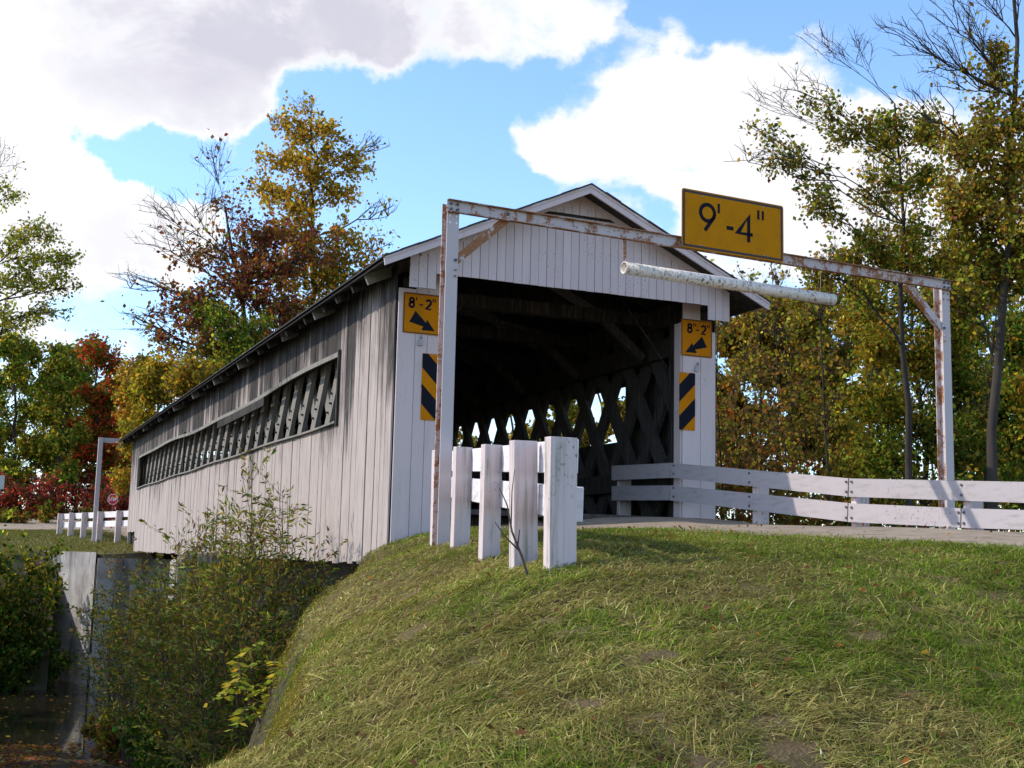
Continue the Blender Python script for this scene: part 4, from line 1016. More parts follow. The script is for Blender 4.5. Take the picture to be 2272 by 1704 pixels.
tree('maple_tree', 'tall maple with bare upper twigs and a dark trunk beside the frame post', 'tree', b,
     [b, at(2203, 1000, 17), at(2213, 800, 17), at(2232, 560, 17), at(2240, 300, 17), at(2250, 40, 17), at(2262, -200, 17)], .085,
     [B(2200, 260, 17, 75, 80, 620, Y2, W2), B(2150, 340, 16.8, 60, 60, 420, Y2, W2), B(2230, 420, 17, 90, 70, 700, Y2, W2), B(2160, 500, 17.2, 80, 60, 600, Y2, W2), B(2240, 600, 17, 90, 70, 800, Y1, W1), B(2140, 650, 17.3, 70, 60, 600, Y1, W1), B(2200, 160, 17, 60, 60, 300, Y2, W2), B(2170, 420, 17, 80, 70, 520, Y2, W2), B(2110, 440, 17.4, 60, 60, 360, Y2, W2), B(2250, 500, 16.8, 80, 80, 600, Y2, W2), B(2180, 580, 17.2, 80, 60, 520, Y1, W1), B(2240, 330, 16.8, 70, 70, 480, Y2, W2), B(2130, 560, 17.6, 60, 50, 360, Y1, W1), B(2290, 300, 17, 90, 120, 700, Y2, W2), B(2320, 550, 17, 90, 120, 800, Y1, W1),
      B(2060, 150, 16.6, 90, 90, 0, Y2, W2, 1), B(2110, 60, 16.7, 90, 100, 5, Y2, W2, 1), B(2010, 90, 16.5, 70, 80, 0, Y2, W2, 1), B(2180, 0, 17, 90, 120, 6, Y2, W2, 1), B(2250, -60, 17, 90, 130, 12, Y2, W2, 1), B(2130, 200, 16.8, 80, 80, 25, Y2, W2, 1), B(2040, 250, 16.6, 70, 70, 6, Y2, W2, 1), B(2160, 110, 16.8, 70, 90, 10, Y2, W2, 1)], .064, seed=2, leaf_jit=.07, twig_r=.0035)
b = base_at(2050, 21, gz)
tree('leaning_maple', 'maple with a leaning dark trunk and yellow-green leaves behind the plank fence', 'tree', b,
     [b, at(2052, 1050, 21), at(2036, 850, 21), at(2020, 700, 21.4), at(2030, 560, 22)], .09,
     [B(2080, 780, 20.8, 80, 80, 1100, ['lime', 'olive', 'green', 'gold'], [2, 2.4, 1.4, 1]), B(1990, 800, 20.6, 80, 80, 1200, ['lime', 'olive', 'gold', 'amber'], [1.4, 2.4, 1.4, .8]), B(1940, 900, 20.4, 80, 80, 1200, ['lime', 'olive', 'gold', 'green'], [1.7, 2.4, 1.4, .6]), B(2040, 950, 20.4, 80, 80, 900, ['lime', 'olive', 'green'], [1.8, 2, 1]), B(1960, 1010, 20.2, 70, 60, 700, ['lime', 'olive', 'green'], [2, 2, 1.2]), B(2150, 880, 21, 90, 90, 1300, ['olive', 'green', 'lime'], [2, 2, 1]), B(2150, 1010, 20.6, 90, 60, 900, ['green', 'olive', 'lime'], [2, 2, .8]), B(2090, 690, 21, 70, 60, 800, Y1, W1), B(1960, 690, 21, 80, 60, 900, Y1, W1)], .07, seed=3, leaf_jit=.1)
LM = 1.6
for i, (px, d, top, spread, bot, cn, cw, lab) in enumerate([
    (1640, 27, 720, 85, 1120, ['amber', 'brown', 'olive', 'gold'], [1.4, 2.2, 2.4, .8], 'rusty brown young tree beside the white pilaster'),
    (1720, 26, 660, 90, 860, ['gold', 'olive', 'brown'], [1.1, 2.8, 1.4], 'bushy golden olive tree under the hanging pipe'),
    (1830, 25, 640, 90, 980, ['gold', 'olive', 'lime', 'brown'], [1.2, 2.8, 1, 1.2], 'yellow-olive tree behind the plank fence, under the height sign'),
    (1920, 28, 600, 90, 1110, ['olive', 'gold', 'brown'], [2.4, 1.4, 1.1], 'dull olive tree behind the leaning maple'),
    (2240, 23, 700, 110, 1100, ['green', 'olive', 'lime', 'gold'], [2.2, 2.2, 1, .8], 'deep green tree behind the tall bare-topped maple'),
    (2120, 30, 560, 110, 1110, ['olive', 'lime', 'green'], [2.4, 1.4, 1.2], 'green-olive tree deep behind the frame post'),
    (2380, 20, 200, 120, 1050, ['gold', 'olive', 'green'], [1.6, 2.2, 1.4], 'broad golden-green tree past the end of the plank fence')]):
    simple_tree('young_tree', lab, 'tree', px, d, top, spread, bot, (22, 680), .096, cn, cw, gz, 'trees beyond the plank fence', 30+i, .09)
def shrub(name, label, cat, base, h, spread, nst, nl, leaf, cn, cw, group=None, seed=0, aspect=.7, lean=(0, 0), low=.15, up=.25, stem_r=.012, hmin=.5):
    rg = np.random.default_rng(seed+500); base = np.array(base, float); e = empty(name, base, label, cat, group)
    A0, A1, Ra, Rb, tw = [], [], [], [], []
    for i in range(nst):
        a = rg.uniform(0, 2*pi); r = spread*sqrt(rg.uniform(0, 1)); hh = h*rg.uniform(hmin, 1)*(1-.35*(r/spread)**2)
        st = np.array((cos(a)*r*.25, sin(a)*r*.25, -.15)); tip = np.array((cos(a)*r+lean[0]*hh, sin(a)*r+lean[1]*hh, hh))
        C = curve(st, tip, 6, .14, rg, .02); C[:, 2] = st[2]+(tip[2]-st[2])*np.linspace(0, 1, 7)**.85
        rr = np.linspace(stem_r, stem_r*.3, 7); A0 += list(C[:-1]); A1 += list(C[1:]); Ra += list(rr[:-1]); Rb += list(rr[1:])
        for j in range(10):
            f = rg.uniform(low, 1); k = min(5, int(f*6)); q = C[k]+(C[k+1]-C[k])*(f*6-k); dv = rg.normal(size=3); dv[2] = abs(dv[2])*.5+up; dv /= np.linalg.norm(dv)
            t2 = q+dv*h*rg.uniform(.07, .2); A0.append(q); A1.append(t2); Ra.append(stem_r*.3); Rb.append(stem_r*.15); tw.append((q, t2))
        tw.append((C[4], C[6]))
    tw = np.array(tw); k = rg.integers(0, len(tw), nl); f = rg.uniform(.1, 1.05, (nl, 1)); P = tw[k, 0]+(tw[k, 1]-tw[k, 0])*f+rg.normal(0, leaf*.35, (nl, 3))
    tone = np.exp(rg.normal(0, .2, len(tw)))[k][:, None]; dirs = (tw[k, 1]-tw[k, 0]); dirs /= np.linalg.norm(dirs, axis=1, keepdims=True)
    v, f_ = frusta(A0, A1, Ra, Rb, 3); np_mesh('stem', v, f_, 4, MTWIG, e)
    leaves(P, leaf, jitter_cols(cn, cw, nl, rg)*tone, rg, aspect, .3, 'foliage', e, dirs=dirs if aspect < .4 else None)
    return e
for i, (px, d, h, sp, cn, cw, lab) in enumerate([
    (1610, 24, 2.6, 1.0, ['brown', 'rust', 'olive'], [2, 1, 2], 'brown twiggy shrub behind the fence next to the pilaster'), (1700, 24, 1.9, .9, ['brown', 'olive', 'rust'], [2, 2, 1], 'low brown shrub behind the fence under the gap of sky'),
    (1645, 21, 3.0, .9, ['brown', 'olive', 'rust'], [2.4, 2, 1], 'thick brown shrub between the pilaster and the first fence post'), (1765, 21.5, 2.2, .9, ['brown', 'olive', 'gold'], [2, 2.4, .8], 'olive-brown shrub between the first fence post and the plank joint'), (1850, 22, 2.3, 1.1, ['olive', 'lime', 'gold'], [2, 1.4, 1], 'olive shrub behind the fence at the plank joint'), (2000, 22, 2.2, 1.1, ['lime', 'olive', 'green'], [1.4, 2, 1.3], 'yellow-green shrub behind the fence under the leaning maple'),
    (2130, 21, 2.0, 1.1, ['green', 'olive', 'brown'], [2, 2, .8], 'dark green shrub behind the fence at the frame post'), (2260, 20, 2.2, 1.1, ['green', 'olive', 'gold'], [2, 2, .8], 'green shrub behind the fence past the frame post')]):
    b = base_at(px, d, gz); top = at(px, 1075, d)[2]; shrub('shrub', lab, 'shrub', b, max(h, top-b[2])*1.55, sp*1.3, 30, 7000, .085, cn, cw, 'shrubs behind the plank fence', i)
LM = 1.0
rs = np.random.default_rng(404)
for i, px in enumerate((1602, 1668, 1690, 1752, 1795, 1845, 1915, 1948, 1975, 2075, 2100, 2165, 2185, 2255)):
    d = 19.5+rs.uniform(0, 7); b = base_at(px, d, gz); lx = rs.uniform(-45, 45); top = rs.uniform(560, 760) if px < 1900 else rs.uniform(330, 640)
    bl = [B(px+lx*f+rs.uniform(-45, 45), 1080+(top-1080)*f, d, 36, 46, 60, ['olive', 'brown', 'gold', 'lime'], [2.4, 1.4, 1, .8], 1) for f in np.linspace(.25, .98, 7)]
    tree('sapling', 'slender dark-stemmed sapling in the brush behind the plank fence', 'tree', b, [b, at(px+lx*.1, 1080, d), at(px+lx*.6+rs.uniform(-12, 12), (1080+top)/2, d), at(px+lx, top, d)], .035, bl, .075, 'saplings behind the plank fence', 300+i, twig_r=.004, leaf_jit=.08)
LM = 1.35
# trees seen through the lattice, on the far side of the creek bend
for i, (px, d, lab) in enumerate([(1040, 60, 'trees'), (1130, 54, ''), (1230, 50, ''), (1330, 46, ''), (1430, 42, ''), (1530, 40, '')]):
    simple_tree('lattice_backdrop_tree' if False else 'creekside_tree', 'olive-brown creekside tree glimpsed through the bridge lattice', 'tree', px, d, 800-i*12, 75, 1080, (13, 330), .19, ['olive', 'brown', 'gold', 'lime'], [2.4, 1.5, 1.2, .8], lambda x, y: -4.8, 'creekside trees seen through the lattice', 60+i, .14)

# --- big trees behind the bridge
FZ_ = lambda x, y: farz(x, y)
b = base_at(690, 50, FZ_)
G1 = ['gold', 'amber', 'yellow', 'olive']; GW = [2.6, 1.5, .7, .8]
tree('golden_tree', 'tall golden-orange tree rising behind the bridge roof', 'tree', b, [b, at(688, 900, 50), at(690, 640, 50), at(700, 480, 50), at(690, 330, 50), at(690, 270, 50)], .22,
     [B(640, 290, 50, 55, 32, 420, G1, GW), B(700, 300, 50, 60, 35, 520, G1, GW), B(760, 340, 49.6, 50, 40, 430, G1, GW), B(610, 360, 50, 50, 40, 430, G1, GW), B(680, 370, 49.5, 60, 40, 560, G1, GW), B(740, 400, 49.5, 60, 40, 480, G1, GW), B(800, 370, 50, 40, 28, 190, G1, GW), B(600, 430, 50, 60, 45, 520, G1, GW), B(660, 450, 49.3, 70, 45, 620, G1, GW), B(760, 430, 50, 40, 30, 200, G1, GW), B(640, 520, 49.3, 80, 55, 900, ['gold', 'amber', 'rust', 'olive'], [2.4, 2, 1, .8]), B(730, 540, 49.2, 75, 60, 1000, ['gold', 'amber', 'yellow', 'olive'], [2.4, 1.6, .6, 1.4]), B(700, 630, 49, 90, 70, 1300, ['gold', 'olive', 'amber', 'green'], [2, 2, 1.2, .7]), B(760, 640, 49.4, 70, 70, 900, ['gold', 'olive', 'amber'], [2, 1.8, 1]), B(680, 740, 49, 90, 70, 1100, ['gold', 'olive', 'amber'], [2, 2, 1]), B(790, 740, 49, 80, 60, 800, ['olive', 'gold', 'green'], [2, 1.4, 1]),
      B(830, 560, 50, 60, 50, 210, ['amber', 'brown', 'gold'], [1.5, 1, 1]), B(850, 640, 49.5, 60, 60, 420, ['amber', 'brown', 'olive'], [1.4, 1, 1.5]), B(860, 480, 50, 35, 50, 25, G1, GW, 1), B(690, 250, 50, 60, 30, 50, G1, GW, 1), B(830, 330, 50, 40, 35, 14, G1, GW, 1), B(840, 720, 49, 70, 60, 620, ['olive', 'gold', 'brown'], [2, 1, 1])], .155, seed=5, leaf_jit=.14, twig_r=.008)
b = base_at(520, 46, FZ_); PX = ['plum', 'rust', 'brown', 'olive', 'wine']; PW = [2.4, 1.2, 1.2, 1.0, .8]
tree('copper_tree', 'copper-red tree with bare spreading branches behind the bridge', 'tree', b, [b, at(535, 950, 46), at(545, 800, 46), at(540, 680, 46), at(520, 560, 46), at(500, 460, 46)], .2,
     [B(560, 560, 46, 70, 60, 700, PX, PW), B(610, 600, 45.6, 70, 70, 900, PX, PW), B(490, 560, 46, 60, 60, 330, PX, PW), B(520, 470, 46, 60, 50, 170, PX, PW), B(440, 640, 46, 60, 50, 330, PX, PW), B(370, 660, 46, 50, 45, 170, PX, PW), B(330, 700, 46, 50, 30, 70, PX, PW), B(620, 690, 45.4, 80, 60, 1100, PX, PW), B(560, 760, 45.2, 80, 60, 1000, PX, PW), B(640, 790, 45, 90, 60, 1200, ['plum', 'wine', 'rust', 'olive'], [2.4, 1.6, 1.4, .6]), B(480, 740, 45.5, 60, 60, 500, ['plum', 'olive', 'brown'], [2, 2, 1]), B(450, 830, 45.5, 90, 60, 1000, ['olive', 'brown', 'plum', 'gold'], [2, 1.4, 1.4, 1]), B(560, 850, 45, 90, 60, 1100, ['plum', 'rust', 'olive'], [2, 1.4, 1.5]), B(660, 860, 44.6, 90, 50, 900, ['plum', 'wine', 'olive'], [2, 1, 1]), B(700, 560, 46, 60, 60, 420, PX, PW),
      B(430, 470, 46, 70, 100, 8, PX, PW, 1), B(480, 400, 46, 60, 90, 22, PX, PW, 1), B(380, 560, 46, 90, 70, 20, PX, PW, 1), B(290, 640, 46, 60, 50, 12, PX, PW, 1), B(310, 720, 46, 70, 40, 8, PX, PW), B(350, 480, 46, 60, 60, 0, PX, PW, 1), B(420, 560, 46, 80, 60, 150, PX, PW), B(540, 640, 45.7, 80, 60, 700, PX, PW), B(470, 680, 46, 70, 50, 380, PX, PW), B(420, 720, 45.8, 70, 50, 420, PX, PW), B(380, 760, 45.6, 60, 45, 380, PX, PW), B(450, 760, 45.4, 70, 50, 620, ['brown', 'olive', 'plum'], [2, 2, 1]), B(520, 620, 45.6, 70, 50, 520, PX, PW), B(600, 520, 46, 60, 50, 420, PX, PW), B(400, 840, 45, 70, 50, 620, ['olive', 'brown', 'gold'], [2, 1.2, 1])], .15, seed=6, leaf_jit=.13, twig_r=.0075)
b = base_at(500, 43, FZ_)
tree('green_vine_tree', 'green leafy tree tangled in front of the copper-red tree', 'tree', b, [b, at(505, 950, 43), at(510, 820, 43), at(500, 720, 43)], .12,
     [B(480, 700, 43, 40, 50, 420, ['green', 'olive', 'lime'], [3, 1.4, 1]), B(520, 740, 43, 50, 50, 620, ['green', 'olive', 'lime'], [3, 1.4, 1]), B(550, 800, 43, 60, 50, 700, ['green', 'olive', 'lime'], [2.6, 1.6, 1]), B(500, 830, 43, 60, 50, 600, ['green', 'olive', 'lime'], [2, 2, 1]), B(580, 730, 43, 40, 40, 300, ['green', 'olive'], [2, 1.5]), B(600, 860, 43, 60, 40, 500, ['green', 'olive'], [2, 1.5])], .12, seed=7, twig_r=.007)
for i, (px, d, top, spread, bot, cn, cw, lab) in enumerate([
    (430, 41, 790, 75, 960, ['olive', 'gold', 'brown'], [2, 1.8, 1], 'golden olive tree at the far end of the bridge roof'),
    (345, 43, 800, 65, 1000, ['olive', 'gold', 'lime'], [2, 1.6, .7], 'yellow-leaved tree hanging over the far end of the bridge'),
    (300, 50, 800, 60, 1080, ['olive', 'rust', 'gold'], [2, .9, 1.2], 'olive and orange tree behind the far frame beam'),
    (520, 52, 830, 90, 960, ['olive', 'brown', 'plum'], [2, 1, 1], 'dull olive tree low behind the bridge roof')]):
    simple_tree('roadside_tree', lab, 'tree', px, d, top, spread, bot, (17, 430), .11, cn, cw, FZ_, 'trees at the far end of the bridge', 80+i, .1)
# --- trees on the left, beyond the far road
b = base_at(-30, 52, FZ_); LG = ['lime', 'sage', 'yellow', 'olive']; LW = [2.4, .8, .8, 1.8]
tree('locust_tree', 'airy yellow-green tree above the far road', 'tree', b, [b, at(-30, 900, 52), at(-40, 650, 52), at(-30, 430, 52)], .2,
     [B(20, 430, 52, 40, 60, 240, LG, LW), B(-10, 520, 52, 70, 50, 420, LG, LW), B(110, 520, 52, 60, 35, 420, LG, LW), B(60, 560, 52, 70, 45, 560, LG, LW), B(130, 580, 52, 50, 40, 420, LG, LW), B(90, 630, 52, 80, 40, 620, LG, LW), B(150, 640, 52, 35, 30, 200, LG, LW), B(20, 620, 52, 70, 50, 540, LG, LW), B(60, 700, 52, 80, 40, 560, LG, LW), B(130, 690, 52, 40, 30, 200, LG, LW), B(0, 370, 52, 60, 60, 12, LG, LW, 1), B(-80, 560, 52, 80, 90, 500, LG, LW)], .135, seed=8, twig_r=.008, leaf_jit=.12)
for i, (px, d, top, spread, bot, n, cn, cw, lab) in enumerate([
    (30, 69, 740, 110, 1080, (20, 520), ['olive', 'lime', 'green', 'gold'], [2, 1.3, 2, .8], 'broad green and yellow tree behind the far road'),
    (215, 71, 755, 90, 1080, (30, 480), ['red', 'green', 'rust', 'olive'], [2.6, 1.6, 1.4, 1.0], 'red-topped maple mixed with green behind the far frame'),
    (130, 68, 770, 80, 1080, (20, 480), ['green', 'olive', 'gold', 'lime'], [2.2, 2, .7, 1.1], 'green tree with yellowing edges left of the far frame post'.replace('left of', 'beside')),
    (265, 74, 840, 70, 1090, (16, 420), ['rust', 'olive', 'gold', 'red'], [2.2, 1.4, 1, 1.4], 'orange-brown tree behind the stop sign'),
    (165, 78, 765, 115, 1090, (20, 420), ['green', 'olive', 'rust', 'red'], [2.2, 2, .8, .7], 'green tree blushing orange behind the red-topped maple'),
    (275, 79, 800, 90, 1090, (16, 420), ['rust', 'red', 'olive', 'green'], [1.6, 1.4, 1.4, 1], 'orange-red tree deep behind the stop sign'),
    (-80, 72, 640, 120, 1080, (18, 480), ['green', 'olive', 'lime'], [2, 2, 1], 'tall green tree behind the locust tree'),
    (90, 84, 720, 120, 1080, (12, 420), ['dkgreen', 'green', 'olive'], [1.5, 2, 1.5], 'dark green tree deep behind the far road'),
    (330, 86, 800, 120, 1090, (12, 420), ['olive', 'rust', 'green'], [2, 1, 1.4], 'olive tree deep behind the far bridge end')]):
    simple_tree('woodland_tree', lab, 'tree', px, d, top, spread, bot, n, .185, cn, cw, FZ_, 'trees across the far road', 100+i, .16)
for i in range(9):
    px = -30+i*42; d = 63+3*(i % 3); b = base_at(px, d, FZ_)
    shrub('sumac_shrub', 'crimson sumac shrub in the row along the far road', 'shrub', b, 2.6+.4*(i % 2), 1.3, 12, 1700, .19, ['wine', 'red', 'plum', 'dkgreen'], [2.6, 1.3, 1.2, 1.1], 'sumac row along the far road', 40+i, .45, stem_r=.018)
for i, (px, d) in enumerate([(35, 58), (105, 59), (205, 60.5), (285, 61), (5, 58)]):
    b = base_at(px, d, FZ_); shrub('low_shrub', 'low rust and green shrub at the verge before the sumac', 'shrub', b, 1.0+.25*(i % 2), .8, 10, 700, .13, ['olive', 'rust', 'dkgreen', 'green'], [1.6, 1, 1.6, 1], 'low shrubs before the sumac', 60+i)

# --- creek bank thickets
for i, (px, py, d, h, sp, cn, cw, lab) in enumerate([
    (5, 1490, 37.5, 4.7, 1.5, ['olive', 'green', 'dkgreen', 'gold'], [2, 2, 1.6, .5], 'tall dark thicket shrub at the water edge beside the wing wall'),
    (-85, 1490, 37, 4.9, 1.6, ['olive', 'green', 'dkgreen'], [2, 2, 1.6], 'tall green thicket shrub furthest from the wing wall'),
    (70, 1485, 41, 4.2, .8, ['green', 'dkgreen', 'olive'], [2, 2, 1.4], 'dark vine-draped shrub against the wing wall'),
    (-20, 1480, 41, 5.0, 1.6, ['green', 'olive', 'lime'], [2, 2, .6], 'bushy green shrub on the far bank top behind the thicket')]):
    p = at(px, py, d); shrub('bank_shrub', lab, 'shrub', (p[0], p[1], max(p[2], WATER_Z)), h, sp, 26, 6500, .13, cn, cw, 'thicket by the wing wall', 80+i, low=.02)
LM = 1.0
for i, (x, y, H) in enumerate(((-10.2, 3.6, 10.0), (-10.8, 6.8, 10.4), (-10.4, 10.2, 10.3), (-11.2, 13.8, 10.4), (-11.0, 17.6, 10.6), (-12.0, 21.5, 10.6))):  # trees added out of view, sized to keep creek and willows in shade
    z = max(float(gz(x, y)), WATER_Z); rg = np.random.default_rng(600+i); bl = []
    for k in range(16):
        f = rg.uniform(.18, .92); r_ = 1.15*(1-.3*f); bl.append(((x+rg.uniform(-1.5, 1.5), y+rg.uniform(-1.7, 1.7), z+H*f), (r_, r_, r_*.9), 200, ['olive', 'green', 'gold'], [2, 2, 1]))
    tree('added_shade_tree', 'broad unseen creekside tree added to shade the willows from the sunny side', 'tree', (x, y, z-.1), [(x, y, z-.2), (x+.1, y, z+H*.4), (x-.1, y+.1, z+H*.9)], .14, bl, .27, 'unseen trees added to shade the creek', 620+i, leaf_jit=.15)
WILL = ['sage', 'olive', 'green', 'brown']; WW = [1.6, 2.0, 1.2, 1.1]
for i, (px, d, top, sp, nst, nl, lean, lab) in enumerate([
    (580, 17.0, 1030, .95, 44, 11000, (-.02, 0), 'tallest willow shrub standing in front of the weathered siding'),
    (485, 18.5, 1095, 1.0, 40, 10500, (-.02, 0), 'willow shrub whose top brushes the foot of the siding'),
    (430, 21.5, 1165, 1.15, 36, 9500, (0, 0), 'shaded willow shrub in front of the pier'),
    (320, 24.5, 1215, 1.25, 34, 9500, (0, 0), 'shaded willow shrub beside the stained wing wall'),
    (650, 16.8, 1225, .8, 22, 4200, (0, 0), 'leafy shrub under the near end of the siding'),
    (560, 15.8, 1290, .9, 24, 5000, (0, 0), 'dense low willow on the bank below the siding'),
    (500, 20.0, 1240, 1.2, 28, 6500, (0, 0), 'dark willow in the shade under the bridge'),
    (265, 27.5, 1260, .8, 20, 3600, (0, 0), 'thin willow beside the water under the wing wall')]):
    p = at(px, 1500, d); z = float(gz(p[0], p[1])); tz = at(px, top, d)[2]
    shrub('willow_shrub', lab, 'shrub', (p[0], p[1], z), (tz-z)*1.06, sp, nst, nl, .09, WILL if i < 2 else ['dkgreen', 'olive', 'brown', 'green'], WW, 'willows along the creek', 120+i, .26, lean, .2, hmin=.66)  # lower willows get darker leaf colours, their shade put into the palette
for i, (px, d, h, sp, cn) in enumerate([(350, 23, 1.4, .9, ['dkgreen', 'green', 'sage']), (470, 20, 1.3, 1.0, ['dkgreen', 'green', 'sage']), (560, 18, 1.2, .9, ['green', 'olive', 'dkgreen']), (-60, 36, 2.4, 1.2, ['dkgreen', 'green', 'olive']), (-10, 36.5, 2.3, 1.1, ['dkgreen', 'green', 'olive']), (40, 37, 2.2, 1.0, ['dkgreen', 'green', 'olive']), (85, 38, 1.9, .8, ['dkgreen', 'green', 'olive']), (260, 26, 1.0, .8, ['brown', 'olive', 'dkgreen']), (420, 24.5, 1.6, .9, ['dkgreen', 'green', 'olive'])]):
    p = at(px, 1560, d); z = max(float(gz(p[0], p[1])), WATER_Z); far_ = d > 30; shrub('bramble', 'dark bramble overhanging the water below the thicket by the wing wall' if far_ else 'low dark bramble under the willows on the creek bank', 'shrub', (p[0], p[1], z), h, sp, 16, 3200 if far_ else 1700, .12, cn, [2, 2, 1], 'brambles over the water' if far_ else 'brambles on the creek bank', 140+i, low=.05)
# young sumac with yellow compound leaves at the lip of the bank
def compound(name, label, base, stems, seed):
    rg = np.random.default_rng(seed); e = empty(name, base, label, 'plant'); m = MB(); P, Dv = [], []
    for tip, bend in stems:
        C = curve(np.array((0, 0, -.1)), np.array(tip, float), 5, .05, rg, .0); m.tube(C, [.011, .010, .008, .007, .005, .003], 6)
        for k in range(7):
            q = C[2+k % 4]+rg.normal(0, .02, 3); a = rg.uniform(0, 2*pi); dv = np.array((cos(a), sin(a)*.8, .12)); L = rg.uniform(.2, .34)
            R_ = np.array([q+dv*L*f+np.array((0, 0, -.45*L*f*f)) for f in np.linspace(0, 1, 7)]); m.tube(R_, .0028, 4)
            sd_ = np.cross(dv, (0, 0, 1)); sd_ /= np.linalg.norm(sd_)
            for j in range(1, 7):
                for s_ in (-1, 1): P.append(R_[j]); Dv.append(sd_*s_*1.6+dv*.8+np.array((0, 0, -.35)))
    m.build('stem', MTWIG, e); P = np.array(P); Dv = np.array(Dv)
    leaves(P, .082, jitter_cols(['lime', 'yellow', 'green'], [3, 1.2, .8], len(P), rg), rg, .36, .2, 'foliage', e, dirs=Dv*2)
p = at(590, 1600, 10.2); compound('sumac_sapling', 'yellow-green sumac sapling at the lip of the mown bank', (p[0], p[1], p[2]), [((-.25, .1, .45), 0), ((.02, 0, .60), 0), ((.10, -.08, .38), 0)], 3)
# bare twig before the guard rail
b = hit(1170, 1262, at(1170, 1262, 6.75), _F); tw = empty('bare_sapling', b, 'bare forked brown twig growing before the guard rail posts', 'plant'); m = MB()
pp = lambda px, py, d=6.7: at(px, py, d)-b
m.tube([pp(1170, 1275), pp(1158, 1235), pp(1136, 1180), pp(1125, 1120), pp(1108, 1082)], [.009, .0075, .006, .004, .002], 6); m.tube([pp(1152, 1222), pp(1120, 1190), pp(1098, 1158)], [.006, .004, .002], 5); m.tube([pp(1149, 1210), pp(1153, 1175)], [.005, .0025], 5); m.tube([pp(1134, 1170), pp(1136, 1090), pp(1142, 1040)], [.004, .003, .0015], 5)
m.build('stem', MTWIG, tw)

